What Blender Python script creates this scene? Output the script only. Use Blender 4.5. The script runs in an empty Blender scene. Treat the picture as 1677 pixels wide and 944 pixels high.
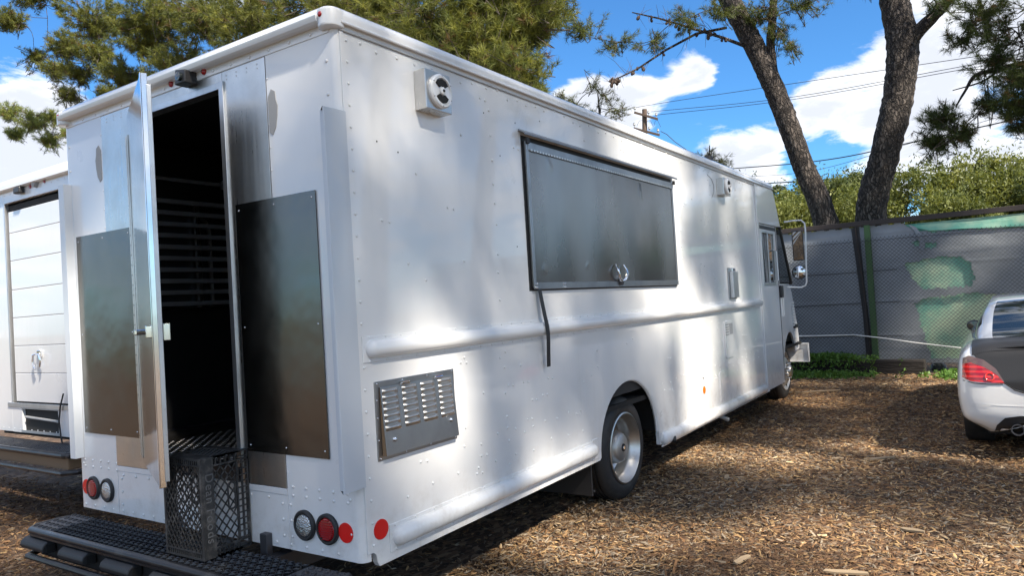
import bpy, bmesh, math, random
import numpy as np
from mathutils import Vector, Matrix
from mathutils.bvhtree import BVHTree

R_ = math.radians
rnd = random.Random(11)
rng = np.random.default_rng(11)
scene = bpy.context.scene
COL = scene.collection

# ------------------------------------------------------------------ camera
F_PX, W_PX, H_PX = 1192.02, 1677.0, 944.0
CAM = np.array([2.3473, -2.2616, 1.53])
ROT = np.array([[0.83196142, 0.55164367, -0.05940920],
                [-0.06152398, -0.01469184, -0.99799747],
                [-0.55141182, 0.83395048, 0.02171627]])   # rows: right, down, forward
cam_data = bpy.data.cameras.new("camera")
cam = bpy.data.objects.new("camera", cam_data)
COL.objects.link(cam)
right, up, back = ROT[0], -ROT[1], -ROT[2]
m = Matrix(((right[0], up[0], back[0], CAM[0]), (right[1], up[1], back[1], CAM[1]),
            (right[2], up[2], back[2], CAM[2]), (0, 0, 0, 1)))
cam.matrix_world = m
cam_data.sensor_fit = 'HORIZONTAL'
cam_data.sensor_width = 36.0
cam_data.lens = 36.0 * F_PX / W_PX
cam_data.clip_start = 0.05
cam_data.clip_end = 2000
scene.camera = cam

def at(px, py, y=None, x=None, z=None):
    """world point seen at a photo pixel, on the plane y=.. / x=.. / z=.."""
    r = ROT.T @ np.array([px - W_PX / 2, py - H_PX / 2, F_PX])
    if y is not None: t = (y - CAM[1]) / r[1]
    elif x is not None: t = (x - CAM[0]) / r[0]
    else: t = (z - CAM[2]) / r[2]
    return CAM + t * r
def ray_dir(px, py):
    r = ROT.T @ np.array([px - W_PX / 2, py - H_PX / 2, F_PX])
    return r / np.linalg.norm(r)

# ------------------------------------------------------------------ sun, sky, exposure
SUN_TO = Vector((0.80, -0.30, 0.90)).normalized()
sun_data = bpy.data.lights.new("sun", 'SUN')
sun_data.energy = 3.5
sun_data.angle = R_(2.4)
sun_data.color = (1.0, 0.91, 0.78)
sun = bpy.data.objects.new("sun", sun_data)
sun.rotation_euler = SUN_TO.to_track_quat('Z', 'Y').to_euler()
sun.location = (10, -10, 20)
COL.objects.link(sun)
scene.view_settings.view_transform = 'Standard'
scene.view_settings.look = 'None'
scene.view_settings.exposure = 1.6
scene.view_settings.gamma = 1.0
scene.view_settings.use_curve_mapping = False

world = bpy.data.worlds.new("World")
scene.world = world
world.use_nodes = True
nt = world.node_tree
nt.nodes.clear()
class NG:
    """tiny helper to wire shader nodes"""
    def __init__(s, nt): s.nt = nt
    def n(s, typ, **kw):
        nd = s.nt.nodes.new(typ)
        for k, v in kw.items(): setattr(nd, k, v)
        return nd
    def set(s, sock, v):
        if isinstance(v, bpy.types.NodeSocket): s.nt.links.new(v, sock)
        elif v is not None: sock.default_value = v
    def math(s, op, a, b=None, c=None, clamp=False):
        nd = s.n('ShaderNodeMath', operation=op, use_clamp=clamp)
        s.set(nd.inputs[0], a)
        if b is not None: s.set(nd.inputs[1], b)
        if c is not None: s.set(nd.inputs[2], c)
        return nd.outputs[0]
    def vmath(s, op, a, b=None, out=0):
        nd = s.n('ShaderNodeVectorMath', operation=op)
        s.set(nd.inputs[0], a)
        if b is not None: s.set(nd.inputs[1], b)
        return nd.outputs[out]
    def mix(s, fac, a, b, blend='MIX'):
        nd = s.n('ShaderNodeMix', data_type='RGBA', blend_type=blend)
        s.set(nd.inputs['Factor'], fac)
        s.set(nd.inputs[6], a if isinstance(a, bpy.types.NodeSocket) else tuple(a) + (1,))
        s.set(nd.inputs[7], b if isinstance(b, bpy.types.NodeSocket) else tuple(b) + (1,))
        return nd.outputs[2]
    def noise(s, vec, scale, detail=4, rough=.55, dist=0.0, out='Fac'):
        nd = s.n('ShaderNodeTexNoise')
        s.set(nd.inputs['Vector'], vec); nd.inputs['Scale'].default_value = scale
        nd.inputs['Detail'].default_value = detail; nd.inputs['Roughness'].default_value = rough
        nd.inputs['Distortion'].default_value = dist
        return nd.outputs[out]
    def ramp(s, fac, stops, interp='LINEAR'):
        nd = s.n('ShaderNodeValToRGB'); cr = nd.color_ramp; cr.interpolation = interp
        while len(cr.elements) < len(stops): cr.elements.new(.5)
        for e, (p, c) in zip(cr.elements, stops):
            e.position = p; e.color = (c, c, c, 1) if not hasattr(c, '__len__') else tuple(c) + (1,)
        s.set(nd.inputs[0], fac)
        return nd.outputs[0]
    def smooth(s, v, lo, hi):
        nd = s.n('ShaderNodeMapRange', interpolation_type='SMOOTHSTEP')
        s.set(nd.inputs[0], v); nd.inputs[1].default_value = lo; nd.inputs[2].default_value = hi
        return nd.outputs[0]

g = NG(nt)
sky = g.n('ShaderNodeTexSky', sky_type='NISHITA', sun_disc=False)
sky.sun_elevation = math.asin(SUN_TO.z)
sky.sun_rotation = math.atan2(SUN_TO.x, SUN_TO.y)
sky.air_density = 1.0; sky.dust_density = 0.3; sky.ozone_density = 2.5
tc = g.n('ShaderNodeTexCoord')
d = tc.outputs['Generated']
sep = g.n('ShaderNodeSeparateXYZ'); g.set(sep.inputs[0], d)
zc = g.math('MAXIMUM', sep.outputs[2], 0.0)
den = g.math('ADD', zc, 0.22)
comb = g.n('ShaderNodeCombineXYZ')
g.set(comb.inputs[0], g.math('DIVIDE', sep.outputs[0], den)); g.set(comb.inputs[1], g.math('DIVIDE', sep.outputs[1], den))
g.set(comb.inputs[2], g.math('MULTIPLY', sep.outputs[2], 2.0))
big = g.noise(comb.outputs[0], 1.3, 2, .5)
fine = g.noise(comb.outputs[0], 4.6, 10, .60, .35)
cov = g.math('ADD', g.math('MULTIPLY', big, .45), g.math('MULTIPLY', fine, 1.0))
# cumulus banks (compass direction, angular size, strength)
for (px, py, s, w) in [(1400, 160, .10, .22), (1330, 200, .07, .16), (1270, 190, .05, .10), (1500, 120, .10, .20), (1580, 60, .09, .18), (1660, 20, .08, .12), (1640, 235, .07, .20), (1540, 240, .06, .14),
                       (1205, 252, .05, .32), (1130, 118, .050, .44), (1160, 122, .03, .2), (985, 172, .075, .42), (935, 190, .05, .3), (1040, 165, .04, .25), (60, 150, .08, .22), (20, 230, .09, .25), (100, 260, .09, .22), (1255, 270, .04, .16), (1430, 265, .05, .12),
                       (1150, 110, .45, -.11), (150, 60, .34, -.11), (1080, 20, .16, -.25), (1170, 190, .045, -.16), (1250, 70, .09, -.22), (20, 50, .12, -.25), (880, 60, .12, -.2), (1380, 30, .10, -.20), (1290, 243, .05, -.24), (1370, 246, .05, -.22), (1650, 178, .05, -.20), (1225, 150, .06, -.18), (1455, 235, .03, -.12), (1095, 185, .04, -.18)]:
    c = ray_dir(px, py)
    dist = g.vmath('DISTANCE', d, tuple(c), out=1)
    fall = g.math('SUBTRACT', 1.0, g.smooth(dist, 0.0, s * 1.5))
    cov = g.math('ADD', cov, g.math('MULTIPLY', fall, w))
mask = g.smooth(cov, .645, .830)
core = g.smooth(g.math('ADD', cov, g.math('MULTIPLY', g.noise(comb.outputs[0], 5.0, 6, .6), .55)), 0.96, 1.26)
ccol = g.mix(core, (7.0, 7.05, 7.2), (4.6, 4.8, 5.3))
skycol = g.mix(1.0, sky.outputs[0], (0.38, 0.75, 1.06), 'MULTIPLY')
hazy = g.math('MULTIPLY', mask, .96)
fin = g.mix(hazy, skycol, ccol)
bg = g.n('ShaderNodeBackground'); g.set(bg.inputs[0], fin); bg.inputs[1].default_value = 0.065
out = g.n('ShaderNodeOutputWorld'); nt.links.new(bg.outputs[0], out.inputs[0])

# ------------------------------------------------------------------ materials
MATS = {}
def mat(name, base=(.5, .5, .5), rough=.5, metal=0.0, coat=0.0, build=None, spec=.5, trans=0.0, **kw):
    mt = bpy.data.materials.new(name); mt.use_nodes = True
    b = mt.node_tree.nodes['Principled BSDF']
    b.inputs['Base Color'].default_value = tuple(base) + (1,)
    b.inputs['Roughness'].default_value = rough
    b.inputs['Metallic'].default_value = metal
    b.inputs['Coat Weight'].default_value = coat
    b.inputs['Coat Roughness'].default_value = kw.get('coat_rough', .04)
    b.inputs['Specular IOR Level'].default_value = spec
    b.inputs['Transmission Weight'].default_value = trans
    if build: build(NG(mt.node_tree), b, mt.node_tree.nodes)
    MATS[name] = mt
    return mt
def objco(g):
    return g.n('ShaderNodeTexCoord').outputs['Object']
def bump(g, b, h, strength, dist=.01, prev=None):
    nd = g.n('ShaderNodeBump'); nd.inputs['Strength'].default_value = strength; nd.inputs['Distance'].default_value = dist
    g.set(nd.inputs['Height'], h)
    if prev is not None: g.set(nd.inputs['Normal'], prev)
    g.set(b.inputs['Normal'], nd.outputs[0])
    return nd.outputs[0]
def mapping(g, v, scale):
    nd = g.n('ShaderNodeMapping'); g.set(nd.inputs[0], v); nd.inputs['Scale'].default_value = scale
    return nd.outputs[0]

def white_build(g, b, nodes):
    co = objco(g)
    n1 = g.noise(co, 1.6, 5, .6)
    n2 = g.noise(mapping(g, co, (14, 14, 1.0)), 1.0, 5, .65)
    f = g.math('MULTIPLY', g.smooth(n1, .45, .8), g.smooth(n2, .4, .8))
    c = g.mix(g.math('MULTIPLY', f, .42), (.78, .785, .79), (.58, .57, .54))
    sp = g.smooth(g.noise(co, 55, 3, .6), .70, .78)
    c = g.mix(g.math('MULTIPLY', sp, .22), c, (.42, .40, .37))
    sz = g.n('ShaderNodeSeparateXYZ'); g.set(sz.inputs[0], co)
    mud = g.math('MULTIPLY', g.math('SUBTRACT', 1.0, g.smooth(sz.outputs[2], .30, .85)), g.smooth(g.noise(co, 9, 6, .7), .42, .75))
    c = g.mix(g.math('MULTIPLY', mud, .45), c, (.36, .30, .23))
    g.set(b.inputs['Base Color'], c)
    g.set(b.inputs['Roughness'], g.ramp(n1, [(.3, .26), (.8, .42)]))
    h = g.noise(co, 1.5, 1, .4)
    bump(g, b, h, .035, .03)
mat('white_paint', (.76, .77, .78), .28, coat=.9, build=white_build)

def steel_build(dark, r0, r1, wob):
    def f(g, b, nodes):
        co = objco(g)
        st = g.noise(mapping(g, co, (60, 60, 1.5)), 1.0, 4, .6)
        n = g.noise(co, 3.0, 5, .6)
        c = g.mix(g.smooth(n, .35, .75), tuple(x * 1.08 for x in dark), tuple(x * .8 for x in dark))
        sp = g.smooth(g.noise(co, 70, 2, .6), .68, .75)
        c = g.mix(g.math('MULTIPLY', sp, .35), c, tuple(x * .45 for x in dark))
        g.set(b.inputs['Base Color'], c)
        g.set(b.inputs['Roughness'], g.ramp(g.math('ADD', g.math('MULTIPLY', st, .5), g.math('MULTIPLY', n, .5)), [(.3, r0), (.75, r1)]))
        h = g.math('ADD', g.math('MULTIPLY', g.noise(mapping(g, co, (1.0, 1.0, .35)), 2.6, 2, .5), 1.0), g.math('MULTIPLY', st, .015))
        bump(g, b, h, wob, .04)
    return f
mat('stainless', (.62, .60, .57), .3, 1.0, build=steel_build((.62, .605, .58), .22, .42, .18))
mat('stainless_bright', (.72, .72, .72), .12, 1.0, build=steel_build((.72, .72, .72), .08, .18, .06))
mat('hatch_steel', (.42, .42, .43), .2, 1.0, build=steel_build((.42, .40, .38), .19, .34, .55))
def hatch_build(g, b, nodes):
    co = objco(g)
    n = g.noise(co, 2.2, 4, .6); sm = g.noise(mapping(g, co, (1, 1.3, .45)), 1.3, 3, .5)
    g.set(b.inputs['Base Color'], g.mix(g.smooth(sm, .35, .7), (.19, .185, .18), (.34, .33, .32)))
    g.set(b.inputs['Roughness'], g.ramp(g.math('ADD', g.math('MULTIPLY', sm, .7), g.math('MULTIPLY', n, .3)), [(.35, .20), (.7, .36)]))
    v = g.n('ShaderNodeTexVoronoi'); g.set(v.inputs['Vector'], g.vmath('ADD', co, g.vmath('MULTIPLY', g.noise(co, 3, 2, out='Color'), (.25, .25, .25)))); v.inputs['Scale'].default_value = 3.0; v.inputs['Randomness'].default_value = 1.0
    dent = g.math('SUBTRACT', 1.0, g.smooth(v.outputs['Distance'], .0, .16))
    h = g.math('ADD', g.noise(mapping(g, co, (1, 1.0, .35)), 1.5, 1, .4), g.math('MULTIPLY', dent, .10))
    bump(g, b, h, .55, .05)
mat('hatch_sheet', (.4, .4, .39), .28, 1.0, build=hatch_build)
mat('aluminium', (.66, .66, .67), .38, 1.0, build=steel_build((.64, .645, .655), .32, .5, .1))
mat('vent_steel', (.36, .37, .39), .35, 1.0, build=steel_build((.36, .37, .385), .3, .48, .2))
mat('chrome', (.85, .85, .86), .08, 1.0)
def blackpanel(g, b, nodes):
    co = objco(g); n = g.noise(co, 2.5, 4, .6)
    g.set(b.inputs['Roughness'], g.ramp(n, [(.3, .16), (.8, .30)]))
    sc = g.smooth(g.noise(mapping(g, co, (3, 3, 40)), 3, 3, .6), .66, .74)
    g.set(b.inputs['Base Color'], g.mix(g.math('MULTIPLY', sc, .25), (.17, .165, .155), (.26, .25, .24)))
    bump(g, b, g.noise(co, 2.0, 3, .5), .30, .03)
mat('black_steel', (.17, .165, .155), .2, 1.0, build=blackpanel)
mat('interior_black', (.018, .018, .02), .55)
mat('rail_grey', (.38, .39, .42), .4, .3)
mat('bar_black', (.035, .035, .038), .4, .3)
mat('black_rubber', (.022, .022, .024), .55, build=lambda g, b, n: bump(g, b, g.noise(objco(g), 120, 3), .2, .003))
mat('black_plastic', (.025, .025, .027), .42)
def tyre_build(g, b, nodes):
    co = objco(g); n = g.noise(co, 6, 4, .6)
    g.set(b.inputs['Base Color'], g.mix(g.smooth(n, .4, .8), (.020, .020, .021), (.055, .050, .045)))
    bump(g, b, g.noise(co, 90, 2), .15, .003)
mat('tyre_rubber', (.025, .025, .026), .62, build=tyre_build)
def bumper_metal(g, b, nodes):
    co = objco(g); n = g.noise(co, 7, 5, .65)
    g.set(b.inputs['Base Color'], g.mix(g.smooth(n, .5, .75), (.030, .031, .036), (.085, .08, .075)))
    g.set(b.inputs['Roughness'], g.ramp(n, [(.3, .22), (.8, .5)]))
mat('step_metal', (.035, .035, .04), .3, .4, build=bumper_metal)
mat('dark_steel', (.10, .10, .11), .45, .7)
mat('rusty_wood', (.20, .13, .075), .8)
mat('rim_alloy', (.60, .59, .56), .3, 1.0, build=steel_build((.60, .58, .55), .25, .45, .1))
mat('hub_grey', (.36, .34, .31), .5, .8, build=steel_build((.52, .50, .47), .35, .5, .1))
mat('rim_white', (.55, .55, .54), .4, .7)
mat('red_lens', (.33, .006, .010), .18, coat=.6, build=lambda g, b, n: bump(g, b, g.n('ShaderNodeTexWave').outputs['Fac'], .0, .001))
mat('red_sticker', (.72, .012, .010), .35)
mat('amber_lens', (.80, .17, .01), .25, coat=.5)
def lens_build(g, b, nodes):
    v = g.n('ShaderNodeTexVoronoi'); g.set(v.inputs['Vector'], objco(g)); v.inputs['Scale'].default_value = 150
    bump(g, b, v.outputs['Distance'], .5, .006)
mat('clear_lens', (.62, .64, .66), .08, .85, coat=.8, build=lens_build)
mat('glass_dark', (.020, .028, .030), .03, coat=.6, spec=.8)
mat('mirror', (.82, .84, .85), .02, 1.0)
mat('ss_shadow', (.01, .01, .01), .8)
mat('grey_plastic', (.30, .31, .32), .5)
mat('sealant', (.33, .33, .33), .65)
mat('guard_paint', (.60, .635, .68), .35, coat=.4)
def tread_build(g, b, nodes):
    n = g.noise(objco(g), 8, 4, .6)
    g.set(b.inputs['Base Color'], g.mix(g.smooth(n, .4, .7), (.20, .20, .205), (.11, .10, .09)))
mat('tread_plate', (.2, .2, .2), .38, .9, build=tread_build)
def crate_build(g, b, nodes):
    n = g.noise(objco(g), 14, 5, .7)
    g.set(b.inputs['Base Color'], g.mix(g.smooth(n, .48, .72), (.035, .034, .034), (.13, .12, .11)))
mat('crate_plastic', (.03, .03, .03), .5, build=crate_build)
mat('crate_worn', (.15, .145, .14), .6)
mat('red_tag', (.55, .03, .03), .4)

def ground_build(g, b, nodes):
    co = g.n('ShaderNodeNewGeometry').outputs['Position']
    v = g.n('ShaderNodeTexVoronoi'); v.feature = 'F1'; v.inputs['Scale'].default_value = 34
    wob = g.noise(co, 7, 3, .6, out='Color')
    g.set(v.inputs['Vector'], g.vmath('ADD', mapping(g, co, (1, .55, 1)), g.vmath('MULTIPLY', wob, (.10, .10, 0))))
    sepc = g.n('ShaderNodeSeparateColor'); g.set(sepc.inputs[0], v.outputs['Color'])
    c = g.ramp(sepc.outputs[0], [(0, (.030, .017, .010)), (.4, (.085, .048, .026)), (.75, (.17, .10, .055)), (1, (.27, .19, .12))])
    big = g.noise(co, .6, 4, .6)
    c = g.mix(g.smooth(big, .45, .7), c, (.05, .030, .018))
    s = g.n('ShaderNodeSeparateXYZ'); g.set(s.inputs[0], co)
    far = g.smooth(g.math('ABSOLUTE', s.outputs[1]), 13, 18)
    c = g.mix(far, c, (.09, .085, .03))
    g.set(b.inputs['Base Color'], c)
    bump(g, b, g.math('ADD', sepc.outputs[1], g.noise(co, 30, 3)), .8, .02)
mat('ground', (.1, .06, .03), .9, build=ground_build)
def attr_col(name, rough_, sat=1.0, translucent=0.0, nrm=0):
    def f(g, b, nodes):
        a = g.n('ShaderNodeAttribute', attribute_name='Col')
        g.set(b.inputs['Base Color'], a.outputs['Color'])
        if translucent:
            tr = g.n('ShaderNodeBsdfTranslucent'); g.set(tr.inputs[0], g.mix(1.0, a.outputs['Color'], (1.5, 1.4, .7), 'MULTIPLY'))
            mx = g.n('ShaderNodeMixShader'); mx.inputs[0].default_value = translucent
            outn = [n for n in nodes if n.type == 'OUTPUT_MATERIAL'][0]
            g.nt.links.new(b.outputs[0], mx.inputs[1]); g.nt.links.new(tr.outputs[0], mx.inputs[2])
            g.nt.links.new(mx.outputs[0], outn.inputs[0])
    return mat(name, (.5, .5, .5), rough_, build=f, spec=.3)
attr_col('wood_chip', .85)
attr_col('needle', .55, translucent=.25)
attr_col('leaf', .5, translucent=.3)
def bark_build(g, b, nodes):
    co = objco(g)
    wob = g.noise(co, 6, 4, .6, out='Color')
    cw = g.vmath('ADD', mapping(g, co, (1, 1, .33)), g.vmath('MULTIPLY', wob, (.16, .16, .16)))
    v = g.n('ShaderNodeTexVoronoi'); v.feature = 'DISTANCE_TO_EDGE'; v.inputs['Scale'].default_value = 17; g.set(v.inputs['Vector'], cw)
    v2 = g.n('ShaderNodeTexVoronoi'); v2.inputs['Scale'].default_value = 17; g.set(v2.inputs['Vector'], cw)
    sc = g.n('ShaderNodeSeparateColor'); g.set(sc.inputs[0], v2.outputs['Color'])
    e = g.smooth(v.outputs['Distance'], .02, .22)
    n = g.noise(mapping(g, co, (1, 1, .5)), 34, 6, .75); n1 = g.noise(mapping(g, co, (1, 1, .4)), 5, 5, .65)
    pl = g.mix(sc.outputs[0], (.065, .052, .045), (.20, .168, .145))
    c = g.mix(e, (.022, .017, .015), pl)
    c = g.mix(g.math('MULTIPLY', g.smooth(n, .40, .68), .7), c, (.040, .032, .027))
    c = g.mix(g.math('MULTIPLY', g.smooth(n1, .52, .70), .5), c, (.19, .155, .13))
    g.set(b.inputs['Base Color'], c)
    bump(g, b, g.math('ADD', g.math('ADD', g.math('MULTIPLY', e, 1.2), g.math('MULTIPLY', sc.outputs[1], .5)), g.math('ADD', g.math('MULTIPLY', n, .5), n1)), 1.0, .06)
mat('bark', (.1, .08, .06), .9, build=bark_build)
mat('twig', (.075, .06, .048), .85)
mat('cone', (.055, .035, .025), .8)

def tarp_build(g, b, nodes):
    co = objco(g)
    n = g.noise(co, 1.3, 5, .6); n2 = g.noise(mapping(g, co, (1, 1, .35)), 7, 5, .65)
    c = g.mix(g.smooth(n, .35, .7), (.225, .25, .28), (.295, .32, .35))
    c = g.mix(g.math('MULTIPLY', g.smooth(n2, .5, .75), .45), c, (.29, .315, .335))
    sp = g.smooth(g.noise(co, 45, 3, .7), .68, .74)
    c = g.mix(g.math('MULTIPLY', sp, .5), c, (.42, .45, .45))
    g.set(b.inputs['Base Color'], c)
    bump(g, b, g.math('ADD', g.noise(co, 1.8, 3, .6), g.math('MULTIPLY', n2, .15)), .5, .05)
mat('tarp', (.13, .15, .17), .6, build=tarp_build)
def green_build(g, b, nodes):
    co = objco(g); s = g.n('ShaderNodeSeparateXYZ'); g.set(s.inputs[0], co)
    n = g.noise(co, 3.0, 5, .6)
    backlit = g.math('ADD', g.math('MULTIPLY', n, .5), g.noise(mapping(g, co, (.7, 1, 1.2)), .9, 3, .5))
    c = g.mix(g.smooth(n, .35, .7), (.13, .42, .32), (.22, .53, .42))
    c = g.mix(g.smooth(backlit, .62, .90), c, (.60, .72, .50))  # pale green paints in sunlight passing through the thin screen
    g.set(b.inputs['Base Color'], c)
    bump(g, b, g.noise(mapping(g, co, (1, 1, 9)), 2.0, 3), .25, .02)
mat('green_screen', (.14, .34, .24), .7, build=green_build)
mat('fence_rail', (.045, .035, .032), .6, .2)
mat('post_green', (.06, .13, .045), .6)
mat('wire', (.045, .047, .05), .5, .6)
mat('tie_wood', (.018, .014, .012), .9, build=lambda g, b, n: bump(g, b, g.noise(mapping(g, objco(g), (2, 20, 20)), 3, 5), .9, .03))
mat('rope', (.62, .62, .60), .7)
mat('tarp_dark', (.02, .02, .022), .5)
def carpaint(g, b, nodes):
    pass
mat('car_white', (.83, .835, .84), .25, coat=1.0)
def carbon_build(g, b, nodes):
    co = objco(g)
    ch = g.n('ShaderNodeTexChecker'); g.set(ch.inputs[0], co); ch.inputs['Scale'].default_value = 160
    g.set(b.inputs['Base Color'], g.mix(ch.outputs['Fac'], (.010, .010, .011), (.022, .022, .024)))
mat('carbon', (.03, .03, .03), .5, coat=.12, build=carbon_build, coat_rough=.25)
def taillight_build(g, b, nodes):
    s = g.n('ShaderNodeSeparateXYZ'); g.set(s.inputs[0], objco(g))
    w = g.math('FRACT', g.math('MULTIPLY', s.outputs[2], 26.0))
    c = g.mix(g.smooth(w, .25, .6), (.62, .018, .014), (.26, .006, .008))
    g.set(b.inputs['Base Color'], c)
mat('tail_red', (.6, .02, .015), .15, coat=1.0, build=taillight_build)
mat('tail_smoke', (.12, .07, .06), .12, coat=1.0)
mat('tail_ring', (.70, .03, .02), .15, coat=1.0)
mat('pole_wood', (.11, .075, .055), .85)
mat('insulator', (.30, .31, .32), .4)
mat('chip_pale', (.30, .225, .145), .9, build=lambda g, b, n: bump(g, b, g.noise(mapping(g, objco(g), (4, 40, 40)), 2, 4), .6, .004))

# ------------------------------------------------------------------ mesh helpers
def link(o, parent=None):
    COL.objects.link(o)
    if parent is not None: o.parent = parent
    return o
def tag(o, label=None, cat=None, group=None, kind=None):
    if label: o['label'] = label
    if cat: o['category'] = cat
    if group: o['group'] = group
    if kind: o['kind'] = kind
    return o
def thing(name, label, cat, loc=(0, 0, 0), group=None):
    o = bpy.data.objects.new(name, None); o.location = loc; o.empty_display_size = .2
    COL.objects.link(o)
    return tag(o, label, cat, group)
class MB:
    def __init__(s): s.v = []; s.f = []
    def add(s, vs, fs):
        k = len(s.v); s.v += [tuple(map(float, v)) for v in vs]; s.f += [tuple(i + k for i in f) for f in fs]; return s
    def box(s, x0, x1, y0, y1, z0, z1):
        return s.add([(x0, y0, z0), (x1, y0, z0), (x1, y1, z0), (x0, y1, z0), (x0, y0, z1), (x1, y0, z1), (x1, y1, z1), (x0, y1, z1)],
                     [(0, 3, 2, 1), (4, 5, 6, 7), (0, 1, 5, 4), (1, 2, 6, 5), (2, 3, 7, 6), (3, 0, 4, 7)])
    def obox(s, c, ax, ay, az, hx, hy, hz):
        c, ax, ay, az = (np.array(t, float) for t in (c, ax, ay, az)); vs = []
        for sz in (-1, 1):
            for (sx, sy) in ((-1, -1), (1, -1), (1, 1), (-1, 1)): vs.append(c + ax * hx * sx + ay * hy * sy + az * hz * sz)
        return s.add(vs, [(0, 3, 2, 1), (4, 5, 6, 7), (0, 1, 5, 4), (1, 2, 6, 5), (2, 3, 7, 6), (3, 0, 4, 7)])
    def bar(s, p, q, w, h, upv=(0, 0, 1)):
        p, q = np.array(p, float), np.array(q, float); a = q - p; L = np.linalg.norm(a); a /= L
        b = np.cross(np.array(upv, float), a); b /= np.linalg.norm(b); c = np.cross(a, b)
        return s.obox((p + q) / 2, a, b, c, L / 2, w / 2, h / 2)
    def prism(s, pts, axis, a0, a1):
        """2-D outline extruded along x ('x': pts=(y,z)), y ('y': pts=(x,z)) or z ('z': pts=(x,y))"""
        def P(p, a): return (a, p[0], p[1]) if axis == 'x' else ((p[0], a, p[1]) if axis == 'y' else (p[0], p[1], a))
        n = len(pts); vs = [P(p, a0) for p in pts] + [P(p, a1) for p in pts]
        fs = [tuple(range(n))[::-1], tuple(range(n, 2 * n))] + [(i, (i + 1) % n, n + (i + 1) % n, n + i) for i in range(n)]
        return s.add(vs, fs)
    def tube(s, pts, r, n=8, caps=True):
        pts = [np.array(p, float) for p in pts]; rs = r if hasattr(r, '__len__') else [r] * len(pts)
        k = len(s.v); prev = None; rings = []
        for i, p in enumerate(pts):
            t = pts[min(i + 1, len(pts) - 1)] - pts[max(i - 1, 0)]; t = t / (np.linalg.norm(t) + 1e-9)
            if prev is None:
                a = np.cross(t, (0, 0, 1) if abs(t[2]) < .9 else (1, 0, 0))
            else: a = prev - t * np.dot(prev, t)
            a = a / (np.linalg.norm(a) + 1e-9); prev = a; b = np.cross(t, a)
            rings.append([p + rs[i] * (math.cos(2 * math.pi * j / n) * a + math.sin(2 * math.pi * j / n) * b) for j in range(n)])
        vs = [v for rg in rings for v in rg]; fs = []
        for i in range(len(pts) - 1):
            for j in range(n):
                fs.append((i * n + j, i * n + (j + 1) % n, (i + 1) * n + (j + 1) % n, (i + 1) * n + j))
        if caps: fs += [tuple(range(n))[::-1], tuple(range((len(pts) - 1) * n, len(pts) * n))]
        return s.add(vs, fs)
    def lathe(s, prof, o, axis='x', n=32, sgn=1):
        """profile (radius, height along axis)"""
        o = np.array(o, float)
        A = {'x': ((1, 0, 0), (0, 1, 0), (0, 0, 1)), 'y': ((0, 1, 0), (0, 0, 1), (1, 0, 0)), 'z': ((0, 0, 1), (1, 0, 0), (0, 1, 0))}[axis]
        A = [np.array(a, float) for a in A]; vs = []; fs = []
        for (r, h) in prof:
            for j in range(n):
                t = 2 * math.pi * j / n; vs.append(o + A[0] * h * sgn + r * (math.cos(t) * A[1] + math.sin(t) * A[2]))
        for i in range(len(prof) - 1):
            for j in range(n):
                fs.append((i * n + j, i * n + (j + 1) % n, (i + 1) * n + (j + 1) % n, (i + 1) * n + j))
        return s.add(vs, fs)
    def grid(s, fn, nu, nv):
        vs = [fn(i / nu, j / nv) for i in range(nu + 1) for j in range(nv + 1)]
        fs = [(i * (nv + 1) + j, (i + 1) * (nv + 1) + j, (i + 1) * (nv + 1) + j + 1, i * (nv + 1) + j + 1) for i in range(nu) for j in range(nv)]
        return s.add(vs, fs)
    def dome(s, c, r, h, axis, n=8, sgn=1):
        return s.lathe([(r, 0), (r * .85, h * .5), (r * .5, h * .88), (0.0005, h)], c, axis, n, sgn)
    def mesh(s, name, smooth=True, angle=35):
        me = bpy.data.meshes.new(name); me.from_pydata(s.v, [], s.f); me.update()
        bm = bmesh.new(); bm.from_mesh(me); bmesh.ops.recalc_face_normals(bm, faces=bm.faces); bm.to_mesh(me); bm.free()
        if smooth:
            me.shade_smooth(); me.set_sharp_from_angle(angle=R_(angle))
        return me
    def build(s, name, m, parent=None, smooth=True, bevel=0.0, seg=2, angle=35, kind=None, label=None):
        me = s.mesh(name, False)
        if bevel:
            bm = bmesh.new(); bm.from_mesh(me)
            bmesh.ops.remove_doubles(bm, verts=bm.verts, dist=1e-5)
            es = [e for e in bm.edges if len(e.link_faces) == 2 and e.calc_face_angle(0) > R_(30)]
            bmesh.ops.bevel(bm, geom=es, offset=bevel, segments=seg, profile=.5, affect='EDGES', clamp_overlap=True)
            bm.to_mesh(me); bm.free()
        if smooth: me.shade_smooth(); me.set_sharp_from_angle(angle=R_(min(angle, 15) if bevel else angle))
        me.materials.append(MATS[m])
        o = bpy.data.objects.new(name, me); link(o, parent)
        if kind: o['kind'] = kind
        if label: o['label'] = label
        return o
def bx(name, m, parent, *b, bevel=.003, seg=2, **k): return MB().box(*b).build(name, m, parent, bevel=bevel, seg=seg, **k)
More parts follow.
